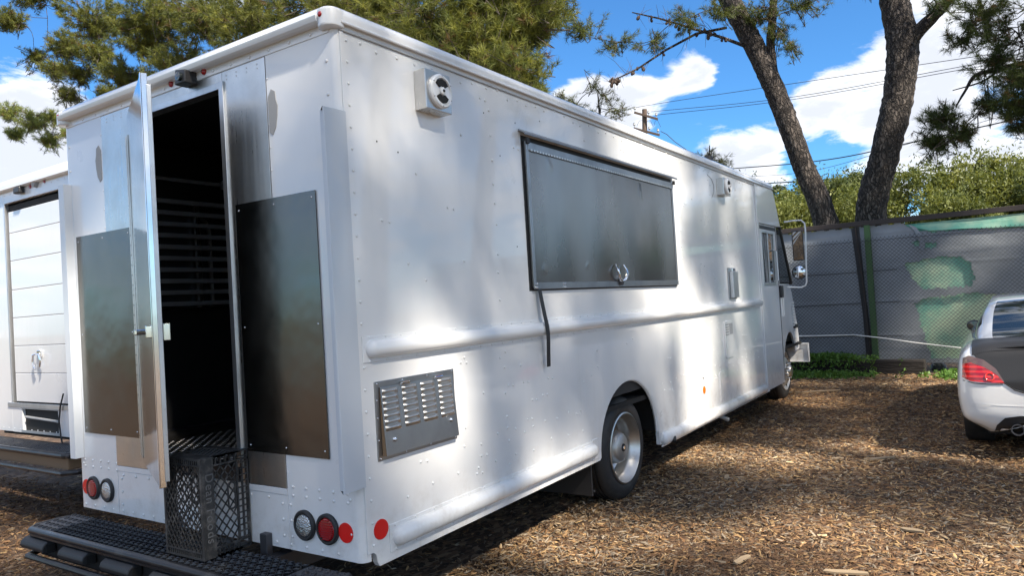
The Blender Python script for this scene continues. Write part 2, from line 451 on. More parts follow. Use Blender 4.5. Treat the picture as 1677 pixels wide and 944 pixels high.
def raw_mesh(name, V, Fc, mtl, parent=None, col=None, smooth=False):
    """fast numpy mesh: V (n,3), Fc (m,k)"""
    me = bpy.data.meshes.new(name); nV, nF, k = len(V), len(Fc), Fc.shape[1]
    me.vertices.add(nV); me.vertices.foreach_set('co', V.astype(np.float32).ravel())
    me.loops.add(nF * k); me.loops.foreach_set('vertex_index', Fc.astype(np.int32).ravel())
    me.polygons.add(nF); me.polygons.foreach_set('loop_start', np.arange(0, nF * k, k, dtype=np.int32))
    me.update(calc_edges=True)
    if col is not None:
        a = me.color_attributes.new('Col', 'FLOAT_COLOR', 'POINT')
        a.data.foreach_set('color', np.concatenate([col, np.ones((len(col), 1))], 1).astype(np.float32).ravel())
    if smooth: me.shade_smooth()
    me.materials.append(MATS[mtl])
    o = bpy.data.objects.new(name, me); link(o, parent); return o
def share(o, parent, name=None, loc=None):
    c = o.copy(); COL.objects.link(c); c.parent = parent
    if loc is not None: c.location = loc
    return c
def arc(cy, cz, a, b, t0, t1, n):
    return [(cy + a * math.cos(R_(t0 + (t1 - t0) * i / n)), cz + b * math.sin(R_(t0 + (t1 - t0) * i / n))) for i in range(n + 1)]

#@@STRUCTURE
# ------------------------------------------------------------------ ground
me = MB().grid(lambda u, v: ((u - .5) * 600, (v - .5) * 600, 0), 20, 20)
tag(me.build('ground', 'ground', None, smooth=False), kind='structure')

#@@TRUCK
# ================================================================== FOOD TRUCK
W = 2.43
truck = thing('food_truck', 'white riveted step van food truck with its rear door open and a steel serving hatch', 'food truck', (-W / 2, 4, 0))
def TP(o):       # keep world coordinates when parenting to the truck's empty
    o.matrix_parent_inverse = Matrix.Translation((W / 2, -4, 0)); return o
def tb(mb, name, m, **k): return TP(mb.build(name, m, truck, **k))
def tbox(name, m, *b, **k): return TP(bx(name, m, truck, *b, **k))

# --- side panels (outline y,z) with the rear wheel arch cut out
out_side = [(.045, .47), (.062, .468), (.075, .455), (.082, .42), (.095, .400), (2.27, .408), (2.285, .42)]
out_side += arc(2.81, .42, .525, .485, 180, 0, 28)[0:]
out_side += [(3.335, .31), (3.36, .305), (6.72, .288), (6.72, 2.83), (.045, 2.83)]
tb(MB().prism(out_side, 'x', -.03, 0.0), 'side_panel', 'white_paint', smooth=True, angle=20)
tb(MB().prism(out_side, 'x', -W, -W + .03), 'side_panel', 'white_paint', smooth=True, angle=20)
# arch lip
pa = arc(2.81, .42, .525, .485, 180, 0, 28)
tb(MB().tube([(-.016, p[0], p[1]) for p in pa], .016, 6), 'wheel_arch_lip', 'white_paint')
# inner wheel house
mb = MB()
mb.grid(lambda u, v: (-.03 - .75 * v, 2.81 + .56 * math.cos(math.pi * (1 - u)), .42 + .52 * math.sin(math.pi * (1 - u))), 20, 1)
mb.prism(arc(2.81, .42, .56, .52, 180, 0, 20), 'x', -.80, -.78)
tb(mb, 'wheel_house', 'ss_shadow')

# --- rounded corner posts at the rear
def post_outline(sg):
    r = .04; pts = [(-.045, 0.0)] + [(-r + r * math.sin(t), r - r * math.cos(t)) for t in [i * math.pi / 16 for i in range(9)]] + [(0, .045), (-.02, .045), (-.045, .02)]
    return pts if sg > 0 else [(-W - p[0], p[1]) for p in pts]
for sg in (1, -1): tb(MB().prism(post_outline(sg), 'z', .437, 2.83), 'corner_post', 'white_paint', angle=30)
# seam strip on the side next to the rear post
tb(MB().box(-.001, .0035, .022, .044, .47, 2.80), 'seam_strip', 'white_paint', bevel=.001)

# --- rear wall: white panels, stainless strips, header
GAP = .0015
tbox('rear_panel', 'white_paint', -W + .045, -1.985 - GAP, 0, .03, .437, 2.83, bevel=.0012)
tbox('rear_panel', 'white_paint', -.482 + GAP, -.045, 0, .03, .437, 2.83, bevel=.0012)
tbox('lower_panel', 'white_paint', -1.985 + GAP, -.482 - GAP, .001, .03, .437, .690, bevel=.0012)
tbox('sill_strip', 'white_paint', -1.985 + GAP, -.482 - GAP, -.002, .03, .692, .722, bevel=.0012)
tbox('stainless_panel', 'stainless', -1.985 + GAP, -1.665, -.002, .03, .724, 2.778, bevel=.001, label='tan reflecting stainless panel left of the rear doorway')
tbox('stainless_panel', 'stainless', -.815, -.482 - GAP, -.002, .03, .724, 2.778, bevel=.001)
tbox('header_panel', 'stainless', -1.663, -.817, -.002, .03, 2.722, 2.778, bevel=.001)
tbox('header_rail', 'white_paint', -1.985 + GAP, -.482 - GAP, 0, .03, 2.78, 2.83, bevel=.001)
# header band riveted below the roof edge
tbox('header_band', 'white_paint', -W + .04, -.04, -.004, .0, 2.782, 2.86, bevel=.0015)
# door jamb trims
tbox('door_jamb', 'aluminium', -.835, -.800, -.012, .05, .80, 2.73, bevel=.002)
tbox('door_jamb', 'aluminium', -1.67, -1.645, -.006, .05, .80, 2.73, bevel=.002)
tbox('door_head', 'aluminium', -1.644, -.836, -.010, .05, 2.695, 2.73, bevel=.002)
tbox('threshold', 'dark_steel', -1.645, -.836, -.006, .06, .725, .80, bevel=.002)

# --- black steel sheets screwed over the old doors
def sheet(x0, x1, z0, z1, skew):
    o = tb(MB().prism([(x0 + skew, z0), (x1 + skew * .5, z0 - .004), (x1, z1), (x0, z1 + .003)], 'y', -.008, -.003), 'black_sheet', 'black_steel', bevel=.001)
    mb = MB()
    for xx in (x0 + .025, (x0 + x1) / 2, x1 - .025):
        for zz in (z0 + .03, (z0 + z1) / 2, z1 - .03):
            if not ((xx == (x0 + x1) / 2) and zz == (z0 + z1) / 2): mb.dome((xx, -.008, zz), .005, .003, 'y', 8, -1)
    mb.build('screws', 'chrome', o, kind='stuff')
    return o
for o in (sheet(-2.322, -1.713, .900, 2.094, 0), sheet(-.752, -.176, .886, 2.097, 0)):
    for c in o.children: pass

# --- old hinge plates left on the panels
for cx, sg in ((-.448, 1), (-2.023, -1)):
    pts = [(-.03, -.09), (.0, -.105), (.03, -.07), (.045, -.02), (.052, .03), (.04, .06), (.035, .10), (.0, .115), (-.03, .08)]
    tb(MB().prism([(cx + sg * p[0] * .8, 2.50 + p[1]) for p in pts], 'y', -.003, .0), 'hinge_plate', 'sealant', bevel=.001)

# --- roof: stacked rounded-rectangle rings
def rrect(x0, x1, y0, y1, r, n=6):
    pts = []
    for (cx, cy, a) in ((x1 - r, y1 - r, 0), (x0 + r, y1 - r, 90), (x0 + r, y0 + r, 180), (x1 - r, y0 + r, 270)):
        for i in range(n + 1):
            t = R_(a + 90 * i / n); pts.append((cx + r * math.cos(t), cy + r * math.sin(t)))
    return pts
mb = MB(); rings = []
for (inset, z) in [(.012, 2.822), (.0, 2.827), (.0, 2.850), (.004, 2.868), (.014, 2.884), (.030, 2.898), (.055, 2.908), (.10, 2.914), (.5, 2.935), (1.1, 2.95)]:
    rings.append([(x, y, z) for x, y in rrect(-W - .016 + inset, .016 - inset, -.045 + inset, 7.62 - inset * (1 if inset < .2 else 1), max(.09 - inset, .012))])
n = len(rings[0]); vs = [p for r in rings for p in r]
fs = [(i * n + j, i * n + (j + 1) % n, (i + 1) * n + (j + 1) % n, (i + 1) * n + j) for i in range(len(rings) - 1) for j in range(n)]
fs += [tuple(range((len(rings) - 1) * n, len(rings) * n)), tuple(range(n))[::-1]]
mb.add(vs, fs); roof = tb(mb, 'roof', 'white_paint', angle=30)
# drip rail along the side and overhanging lip at the rear
tb(MB().tube([(.017, y, 2.822) for y in (.02, 2.5, 5, 7.55)], .0065, 8), 'drip_rail', 'white_paint')
tb(MB().tube([(.004, y, 2.790) for y in (.02, 2.5, 5, 6.72)], .004, 6), 'drip_rail', 'sealant')
tb(MB().prism([(-.058, 2.850), (-.052, 2.826), (-.040, 2.818), (-.036, 2.823), (-.045, 2.832), (-.046, 2.855)], 'x', -W + .04, -.06), 'rear_lip', 'white_paint', bevel=.001)
# corner caps with the red clearance lamp
for cx, sg in ((-.02, 1), (-W + .02, -1)):
    cap = tb(MB().prism(rrect(cx - .068 if sg > 0 else cx - .038, cx + .038 if sg > 0 else cx + .068, -.048, .07, .05), 'z', 2.795, 2.884), 'corner_cap', 'white_paint', bevel=.014, seg=3)
    MB().dome((cx - .02 * sg, -.0485, 2.850), .013, .008, 'y', 12, -1).build('clearance_lamp', 'red_lens', cap)
# roof fittings
tb(MB().lathe([(.0, .06), (.05, .055), (.055, .0)], (-.09, 5.32, 2.91), 'z', 14), 'roof_vent', 'black_plastic')
# rear camera and clearance lamps above the doorway
cam_o = tb(MB().prism([(-.045, -.03), (.045, -.03), (.05, .035), (-.035, .05)], 'y', -.075, -.003).add([], []), 'rear_camera', 'black_plastic', bevel=.006)
for v in cam_o.data.vertices: v.co.x += -1.065; v.co.z += 2.790
MB().lathe([(.022, 0), (.022, .02), (.012, .022), (.0005, .022)], (-1.057, -.070, 2.794), 'y', 14, -1).build('camera_lens', 'glass_dark', cam_o)
for xx in (-1.247, -.953):
    tb(MB().lathe([(.0165, 0), (.0165, .006), (.011, .012), (.0005, .015)], (xx, -.004, 2.812), 'y', 14, -1), 'clearance_lamp', 'red_lens')

# --- open rear door, hinged at the left of the doorway
door_a = math.atan2(-.347, .76); ux = np.array([math.cos(door_a), math.sin(door_a), 0]); nx = np.array([ux[1], -ux[0], 0])  # nx faces the camera side (outer)
hinge = np.array([-1.66, -.014, 0])
def leaf(u0, u1, t0, t1, z0, z1, mbx=None):
    mbx = mbx or MB(); c = hinge + ux * (u0 + u1) / 2 + nx * (t0 + t1) / 2 + np.array([0, 0, (z0 + z1) / 2])
    return mbx.obox(c, ux, nx, (0, 0, 1), (u1 - u0) / 2, (t1 - t0) / 2, (z1 - z0) / 2)
dl = tb(leaf(.012, .825, -.016, .012, .772, 2.715), 'rear_door', 'stainless_bright', bevel=.003, label='open mirror polished stainless rear door')
leaf(.812, .834, -.030, -.010, .80, 2.66).build('edge_trim', 'aluminium', dl, bevel=.002)
leaf(.795, .829, .0125, .0155, .772, 2.715).build('edge_trim', 'chrome', dl, bevel=.001)
leaf(.0, .05, .0125, .0175, .80, 2.60).build('piano_hinge', 'stainless', dl, bevel=.001)
mb = MB()
for k in range(32): mb.tube([hinge + nx * .018 + np.array([0, 0, .81 + k * .056]), hinge + nx * .018 + np.array([0, 0, .862 + k * .056])], .006, 8)
mb.build('hinge_knuckles', 'stainless', dl, kind='stuff')
hd = leaf(.745, .805, .0125, .040, 1.47, 1.53).build('latch', 'chrome', dl, bevel=.004)
MB().tube([hinge + ux * .77 + nx * .03 + np.array([0, 0, 1.5]), hinge + ux * .77 + nx * .075 + np.array([0, 0, 1.5])], .013, 10).build('lever', 'chrome', hd)
leaf(.70, .765, .068, .084, 1.487, 1.513).build('lever', 'chrome', hd, bevel=.004)
leaf(.79, .855, -.060, -.0305, 1.455, 1.535).build('latch', 'stainless_bright', dl, bevel=.003)

# --- vertical corner guards standing proud of the rear corners
mb = MB()
mb.prism([(.004, .03), (.007, .03), (.010, -.045), (.005, -.095), (-.004, -.096), (-.006, -.060), (-.058, -.062), (-.058, -.058), (-.002, -.056), (.001, -.090), (.006, -.044)], 'z', .765, 2.425)
tb(mb, 'corner_guard', 'guard_paint', bevel=.001)
mb = MB()
mb.prism([(-2.362, -.002), (-2.358, -.002), (-2.358, -.052), (-2.415, -.055), (-2.415, -.051), (-2.362, -.048)], 'z', .745, 2.425)
tb(mb, 'corner_guard', 'guard_paint', bevel=.001)
for xx, yy in ((-.04, -.004), (-2.37, -.004)):
    pass

# --- rear lamps and round reflectors
def lamp(x, z, lens):
    hs = tb(MB().lathe([(.070, 0), (.070, .012), (.063, .018), (.055, .017), (.052, .009), (.0005, .009)], (x, -.0005, z), 'y', 36, -1), 'tail_lamp', 'black_rubber')
    MB().lathe([(.0525, .009), (.048, .015), (.03, .019), (.0005, .020)], (x, -.0005, z), 'y', 32, -1).build('lens', lens, hs)
    if lens == 'red_lens':
        mb = MB()
        for k in range(-4, 5):
            w = math.sqrt(max(.048 ** 2 - (k * .0105) ** 2, 0)) * .93
            mb.box(x - w, x + w, -.0225, -.015, z + k * .0105 - .002, z + k * .0105 + .002)
        mb.build('lens_ribs', 'red_lens', hs, kind='stuff', smooth=False)
lamp(-.366, .566, 'clear_lens'); lamp(-.214, .566, 'red_lens'); lamp(-2.256, .568, 'red_lens'); lamp(-2.098, .568, 'clear_lens')
def reflector(x, y, z, axis, sgn=1, r=.045, m='red_sticker', name='reflector'):
    tb(MB().lathe([(r, 0), (r * .98, .004), (.0005, .0045)], (x, y, z), axis, 28, sgn), name, m)
reflector(-.102, -.0005, .562, 'y', -1); reflector(-2.345, -.0005, .568, 'y', -1)
reflector(.0005, .112, .558, 'x'); reflector(.0005, 4.476, .606, 'x', r=.036, m='amber_lens', name='side_marker')
tb(MB().dome((0, 4.47, .72), .012, .006, 'x', 8), 'bolt', 'dark_steel')

# --- belt rail, lower rub rails
def rub_rail(y0, y1, z0, z1, depth, flange=.018, name='rub_rail', flange_on=True):
    zc, h = (z0 + z1) / 2, (z1 - z0) / 2 - (flange if flange_on else 0)
    par = None
    if flange_on: par = tb(MB().box(-.001, .005, y0, y1, z0, z1), name, 'white_paint', bevel=.0025)
    NR, NE = 14, 6
    rows = []
    R0 = h
    stations = [(y0 + (flange if flange_on else 0) + R0 * (1 - math.cos(t)), math.sin(t)) for t in [i * math.pi / 2 / NE for i in range(NE + 1)]]
    ends = [(y1 - (flange if flange_on else 0) - (s[0] - y0 - (flange if flange_on else 0)), s[1]) for s in stations[::-1]]
    for (yy, sc) in stations + ends:
        rows.append([(.004 + depth * sc * math.sin(math.pi * j / NR) ** .75 if 0 < j < NR else .002, yy, zc - h * sc * math.cos(math.pi * j / NR)) for j in range(NR + 1)])
    mb = MB(); mb.add([p for r in rows for p in r], [(i * (NR + 1) + j, (i + 1) * (NR + 1) + j, (i + 1) * (NR + 1) + j + 1, i * (NR + 1) + j + 1) for i in range(len(rows) - 1) for j in range(NR)])
    if par: return mb.build('half_round', 'white_paint', par, angle=60), par
    return tb(mb, name, 'white_paint', angle=60), None
rub_rail(.055, 6.66, 1.305, 1.424, .045)
rub_rail(.162, 2.215, .437, .562, .042)
rub_rail(3.35, 6.60, .296, .396, .045, flange_on=False)
tb(MB().box(-.001, .012, 3.36, 6.68, .286, .300), 'sill_flange', 'white_paint', bevel=.003)
# end sleeve on the rear rub rail
tb(MB().prism([(2.15, .43), (2.245, .43), (2.245, .57), (2.15, .57)], 'x', -.001, .007), 'rail_end', 'white_paint', bevel=.003)
# vertical seam strip before the cab
tb(MB().box(-.001, .018, 6.70, 6.775, .288, 2.80), 'cab_seam', 'white_paint', bevel=.006)

# --- rivets (too small to tell apart singly)
mb = MB()
def riv(y, z, r=.0085): mb.dome((.0005, y, z), r, r * .62, 'x', 7)
yy = .10
while yy < 6.64:
    for z in (1.311, 1.417): mb.dome((.0048, yy, z), .007, .0045, 'x', 6)
    yy += .105
yy = .20
while yy < 2.2:
    for z in (.446, .553): mb.dome((.0048, yy, z), .007, .0045, 'x', 6)
    yy += .14
z = .50
while z < 2.78:
    riv(.062, z, .0075); z += .098
for y in (1.16, 2.32, 4.12, 5.0, 5.9):
    z = .62
    while z < 2.76:
        if not (1.28 < z < 1.45) and not (1.45 < y < 4.0 and 1.55 < z < 2.62) and not (2.2 < y < 3.4 and z < .95): riv(y + rnd.uniform(-.006, .006), z + rnd.uniform(-.02, .02))
        z += .135
for (z, y0, y1, st) in ((2.765, .15, 6.6, .12), (.80, .75, 6.6, .16), (.66, .3, 2.2, .18), (.72, 3.5, 6.6, .2)):
    y = y0
    while y < y1:
        if not (2.2 < y < 3.4 and z < .95): riv(y, z + rnd.uniform(-.02, .02))
        y += st * rnd.uniform(.8, 1.2)
for k in range(120):
    y, z = rnd.uniform(.15, 6.55), rnd.choice([rnd.uniform(1.47, 2.75), rnd.uniform(.62, 1.27)])
    if (1.42 < y < 4.05 and 1.5 < z < 2.65) or (.08 < y < .74 and .82 < z < 1.25) or (2.2 < y < 3.42 and z < .96) or (.44 < y < .78 and 2.45 < z): continue
    riv(y, z)
    if rnd.random() < .4: riv(y + .05, z - .005)
for i in range(2):
    for j in range(4): riv(5.95 + .28 * i, 2.33 + .11 * j)
tb(mb, 'side_rivets', 'white_paint', kind='stuff', angle=80)
mb = MB()
def rr(x, z, r=.0085, y=-.0003): mb.dome((x, y, z), r, r * .6, 'y', 7, -1)
for x in np.arange(-2.36, -.05, .105): rr(x, .462)
for x in list(np.arange(-2.35, -1.99, .09)) + list(np.arange(-.44, -.05, .09)):
    for z in (.695, .735): rr(x, z)
for z in np.arange(.56, 2.75, .15):
    rr(-.065, z, .009); rr(-2.37, z, .008)
for z in np.arange(.50, .68, .075): rr(-1.94, z); rr(-.52, z); rr(-.462, z)
for x in np.arange(-1.92, -.5, .13): rr(x, .672); 
for x in np.arange(-2.33, -.06, .145): rr(x, 2.80, .009, -.0043)
for z in np.arange(.80, 2.75, .11): rr(-.474, z, .005); rr(-1.993, z, .005)
for x in (-.78, -.70, -.62, -.54): 
    for z in (2.755, 2.735): rr(x, z, .004, -.0023); rr(x - 1.14, z, .004, -.0023)
tb(mb, 'rear_rivets', 'white_paint', kind='stuff', angle=80)
# empty screw holes with dark rims
mb = MB()
for k in range(34):
    y, z = rnd.uniform(.2, 6.4), rnd.uniform(1.5, 2.7)
    if 1.4 < y < 4.05 and z < 2.6: continue
    mb.lathe([(.005, 0), (.0045, .0008), (.0005, .0008)], (.0004, y, z), 'x', 6)
tb(mb, 'screw_holes', 'ss_shadow', kind='stuff')

# --- speakers
def speaker(y0, y1, z0, z1):
    b = tb(MB().box(0, .075, y0, y1, z0, z1), 'speaker_box', 'stainless', bevel=.004)
    cy, cz, r = (y0 + y1) / 2 + .006, (z0 + z1) / 2, .087
    MB().lathe([(r, 0), (r, .014), (r - .008, .022), (.066, .024), (.062, .016), (.0005, .014)], (.0755, cy, cz), 'x', 40).build('speaker_ring', 'white_paint', b)
    for sg in (1, -1):
        pts = [(cy + rr_ * math.cos(R_(a)), cz + sg * rr_ * math.sin(R_(a))) for rr_, a in [(.058, 35), (.062, 60), (.062, 90), (.062, 120), (.058, 145), (.026, 140), (.026, 90), (.026, 40)]]
        MB().prism(pts, 'x', .0885, .0965).build('speaker_opening', 'ss_shadow', b, bevel=.001)
    MB().lathe([(.022, 0), (.020, .010), (.012, .014), (.0005, .0145)], (.0905, cy, cz), 'x', 20).build('tweeter', 'white_paint', b)
    MB().lathe([(.008, 0), (.007, .003), (.0005, .0035)], (.1045, cy, cz), 'x', 14).build('tweeter_cap', 'ss_shadow', b)
    mbs = MB()
    for a in range(0, 360, 60): mbs.dome((.097, cy + .076 * math.cos(R_(a + 30)), cz + .076 * math.sin(R_(a + 30))), .004, .002, 'x', 8)
    mbs.build('screws', 'dark_steel', b, kind='stuff')
speaker(.512, .712, 2.522, 2.722); speaker(5.26, 5.50, 2.535, 2.715)

# --- serving hatch
hatch = tb(MB().box(.002, .018, 1.50, 3.93, 1.62, 2.52), 'serving_hatch', 'hatch_sheet', bevel=.002, label='dented stainless serving hatch, closed')
MB().box(-.001, .0015, 1.478, 3.955, 1.600, 2.555).build('hatch_gasket', 'black_rubber', hatch)
for b in ((.0185, .024, 1.50, 1.53, 1.63, 2.50), (.0185, .024, 3.90, 3.93, 1.63, 2.50), (.0185, .025, 1.50, 3.93, 1.61, 1.652)): bx('hatch_trim', 'vent_steel', hatch, *b, bevel=.002)
bx('piano_hinge', 'vent_steel', hatch, .0185, .028, 1.52, 3.93, 2.465, 2.515, bevel=.002)
mb = MB()
for y in np.arange(1.54, 3.92, .035): mb.box(.028, .0315, y, y + .022, 2.462, 2.474)
mb.build('hinge_knuckles', 'stainless', hatch, kind='stuff')
tb(MB().prism([(-.001, 2.590), (.006, 2.590), (.050, 2.562), (.052, 2.548), (.047, 2.548), (.044, 2.558), (.004, 2.580), (-.001, 2.580)], 'y', 1.455, 3.99), 'rain_lip', 'vent_steel', bevel=.001)
for v in truck.children[-1].data.vertices: pass
hs = MB().tube([(.026, 2.655, 1.775), (.046, 2.650, 1.74), (.05, 2.655, 1.70), (.046, 2.685, 1.662), (.04, 2.725, 1.652), (.046, 2.765, 1.662), (.05, 2.795, 1.70), (.046, 2.800, 1.74), (.026, 2.795, 1.775)], [.006, .008, .010, .011, .011, .011, .010, .008, .006], 10).build('horseshoe_handle', 'chrome', hatch)
MB().lathe([(.026, 0), (.024, .018), (.012, .024), (.0005, .024)], (.025, 2.725, 1.645), 'x', 16).build('lock', 'dark_steel', hatch)
mb = MB()
for y in (1.515, 1.535, 1.86, 1.885, 3.905, 3.92):
    for z in (1.62, 1.642): mb.dome((.0252, y, z), .006, .003, 'x', 7)
mb.build('screws', 'chrome', hatch, kind='stuff')
bx('hinge_stop', 'black_rubber', hatch, .0285, .045, 1.485, 1.515, 2.50, 2.535)
bx('hinge_stop', 'black_rubber', hatch, .0285, .045, 3.92, 3.945, 2.50, 2.535)
# hanging black strap
mb = MB(); sp = [(.020, 1.558, 1.62), (.030, 1.562, 1.54), (.042, 1.567, 1.45), (.053, 1.572, 1.38), (.053, 1.576, 1.34), (.048, 1.582, 1.28), (.040, 1.588, 1.20), (.034, 1.592, 1.13)]
mb.add([(x, y - .019, z) for x, y, z in sp] + [(x, y + .019, z) for x, y, z in sp] + [(x + .004, y - .019, z) for x, y, z in sp] + [(x + .004, y + .019, z) for x, y, z in sp],
       [(i, i + 1, i + 9, i + 8) for i in range(7)] + [(16 + i, 16 + i + 1, 16 + i + 9, 16 + i + 8) for i in range(7)] + [(i, i + 1, 17 + i, 16 + i) for i in range(7)] + [(8 + i, 9 + i, 25 + i, 24 + i) for i in range(7)])
tb(mb, 'hatch_strap', 'black_rubber', label='black rubber strap hanging below the serving hatch')

# --- louvred access door
vent = tb(MB().box(-.001, .006, .115, .690, .857, 1.215), 'louvre_vent_frame', 'vent_steel', bevel=.006, label='grey steel louvred access door, hanging slightly open')
tilt = .022
def vx(z): return .010 + tilt * (1.188 - z) / .31
mb = MB(); mb.add([(vx(z) + t, y, z) for t in (0, .004) for (y, z) in ((.142, .878), (.668, .878), (.668, 1.188), (.142, 1.188))], [(0, 1, 2, 3), (7, 6, 5, 4), (0, 4, 5, 1), (1, 5, 6, 2), (2, 6, 7, 3), (3, 7, 4, 0)])
vd = mb.build('louvre_door', 'vent_steel', vent, bevel=.001)
mb = MB(); mb.add([(.008, .142, .878), (vx(.878), .142, .878), (vx(1.188), .142, 1.188), (.008, .142, 1.188)], [(0, 1, 2, 3)])
mb.add([(.008, .150, .878), (vx(.878), .150, .878), (vx(1.188), .150, 1.188), (.008, .150, 1.188)], [(0, 1, 2, 3)])
mb.build('door_return', 'rusty_wood', vent)
# one louvre, shared by all
lm = MB(); L2 = .052
lm.grid(lambda u, v: (.004 + .013 * math.sin(math.pi * min(1, u * 1.15)) ** .8 * min(1, 6 * v, 6 * (1 - v)) ** .5 * (1 if u < .87 else .8), -L2 + 2 * L2 * v, -.013 + .026 * (1 - u)), 6, 10)
lme = lm.mesh('louvre', True, 60); lme.materials.append(MATS['stainless'])
first = True
for ci, cy in enumerate((.202, .335, .468, .600)):
    for k in range(7):
        z = 1.165 - .0275 * k
        o = bpy.data.objects.new('louvre', lme); link(o, vd); o.location = (vx(z), cy + (.0), z); o.rotation_euler.y = -math.atan(tilt / .31)
for (y, z) in ((.20, .945), (.615, .965)): MB().dome((vx(z) + .004, y, z), .012, .012, 'x', 12).build('door_stud', 'chrome', vd)
for y in (.30, .545): MB().box(.010, .026, y - .02, y + .025, 1.185, 1.198).tube([(.022, y - .03, 1.188), (.022, y + .03, 1.190)], .006, 8).build('hinge_clip', 'chrome', vent, bevel=0)
mb = MB()
for y in (.13, .30, .48, .675):
    for z in (.868, 1.204): mb.dome((.006, y, z), .005, .003, 'x', 7)
for z in (.95, 1.05, 1.13): mb.dome((.006, .126, z), .005, .003, 'x', 7); mb.dome((.006, .680, z), .005, .003, 'x', 7)
mb.build('screws', 'chrome', vent, kind='stuff')

# --- small fittings on the side
ob = tb(MB().box(0, .012, 5.43, 5.70, 1.44, 1.775), 'power_inlet', 'vent_steel', bevel=.003)
bx('inlet_cover', 'aluminium', ob, .0125, .05, 5.47, 5.655, 1.455, 1.735, bevel=.004)
bx('inlet_hinge', 'chrome', ob, .0125, .04, 5.50, 5.60, 1.738, 1.768, bevel=.003)
hv = tb(MB().prism(rrect(5.19, 5.48, .835, 1.218, .03), 'x', 0, .012), 'heater_vent_cover', 'white_paint', bevel=.003)
bx('vent_opening', 'grey_plastic', hv, .0125, .016, 5.345, 5.45, 1.075, 1.19, bevel=.001)
for k in range(5): bx('vent_slot', 'sealant', hv, .0125, .0185, 5.215, 5.32, 1.072 + k * .026, 1.084 + k * .026, bevel=.002)
tb(MB().prism(rrect(4.95, 5.13, .425, .715, .012), 'x', 0, .008), 'access_flap', 'white_paint', bevel=.002)
tb(MB().tube([(.002, 4.98 + .0, 2.72), (.002, 5.10, 2.69), (.002, 5.17, 2.63), (.002, 5.16, 2.56), (.002, 5.08, 2.49)], .0018, 4), 'cable', 'dark_steel')
tb(MB().tube([(-.10, 3.46, .335), (-.02, 3.50, .325), (.055, 3.545, .318)], .028, 12), 'drain_pipe', 'black_plastic')
tb(MB().tube([(-.35, 5.1, .30), (-.12, 5.15, .26), (-.02, 5.22, .20)], .022, 10), 'exhaust_tip', 'sealant')

# --- cab
cab_up = [(6.72, 2.345), (7.90, 2.345), (7.80, 2.52), (7.70, 2.70), (7.60, 2.83), (6.72, 2.83)]
for x0, x1 in ((-.03, 0), (-W, -W + .03)): tb(MB().prism(cab_up, 'x', x0, x1), 'cab_panel', 'white_paint', bevel=.002)
fend = [(7.60, .30), (7.60, 1.585), (8.40, 1.585), (8.58, 1.45), (8.80, 1.20), (8.96, .98), (9.00, .80), (8.995, .62), (8.66, .62)]
fend += arc(8.14, .42, .52, .50, 22, 170, 18) + [(7.62, .30)]
for sg in (1, -1):
    def cx(x): return x if sg > 0 else -W - x
    mb = MB(); mb.prism(fend, 'x', -.03, 0.0)
    # the fender tapers inwards towards the nose
    mb.v = [(cx(x - .10 * max(0, (y - 7.7) / 1.3) ** 1.3), y, z) for x, y, z in mb.v]
    fo = tb(mb, 'fender', 'white_paint', bevel=.003)
    if sg > 0:
        for k in range(9): bx('fender_louvre', 'white_paint', fo, -.055, -.037, 8.50, 8.60, .98 + k * .040, .998 + k * .040, bevel=.003)
        MB().box(-.075, -.028, 8.55, 8.72, .945, 1.0).build('side_indicator', 'black_plastic', fo, bevel=.01)
        MB().box(-.006, .010, 7.78, 7.81, 1.15, 1.42).build('grab_handle', 'white_paint', fo, bevel=.004)
door_pts = [(6.785, .30), (7.585, .30), (7.585, 2.33), (6.785, 2.33)]
for sg in (1, -1):
    x0, x1 = (-.028, .004) if sg > 0 else (-W - .004, -W + .028)
    wo = (6.87, 7.50, 1.57, 2.25)
    mb = MB()
    mb.box(x0, x1, 6.785, 7.585, .30, wo[2]); mb.box(x0, x1, 6.785, 7.585, wo[3], 2.33)
    mb.box(x0, x1, 6.785, wo[0], wo[2], wo[3]); mb.box(x0, x1, wo[1], 7.585, wo[2], wo[3])
    dr = tb(mb, 'cab_door', 'white_paint', smooth=False)
    xm = -.012 if sg > 0 else -W + .008
    MB().box(xm - .003, xm + .003, wo[0], wo[1], wo[2], wo[3]).build('door_glass', 'glass_dark', dr)
    if sg > 0:
        for b in ((-.008, .010, 6.865, 6.895, 1.565, 2.255), (-.008, .010, 7.475, 7.505, 1.565, 2.255), (-.008, .0095, 6.895, 7.475, 2.225, 2.255), (-.008, .0095, 6.895, 7.475, 1.565, 1.605), (-.008, .008, 7.165, 7.20, 1.605, 2.225)):
            bx('window_frame', 'aluminium', dr, *b, bevel=.003)
        MB().tube([(.004, 7.40, 1.62), (.045, 7.40, 1.63), (.045, 7.40, 2.00), (.004, 7.44, 2.02)], .011, 10).build('grab_rail', 'white_paint', dr)
        MB().box(.0045, .040, 7.60, 7.70, 1.40, 1.56).build('door_handle', 'black_plastic', dr, bevel=.01)
        MB().box(-.004, .020, 6.80, 7.66, 2.335, 2.350).build('door_gutter', 'white_paint', dr, bevel=.003)
        MB().box(-.01, .006, 7.588, 7.608, .32, 2.33).build('door_seal', 'black_rubber', dr)
        MB().box(-.02, .0045, 6.80, 7.58, 2.27, 2.315).build('door_slot', 'black_rubber', dr)
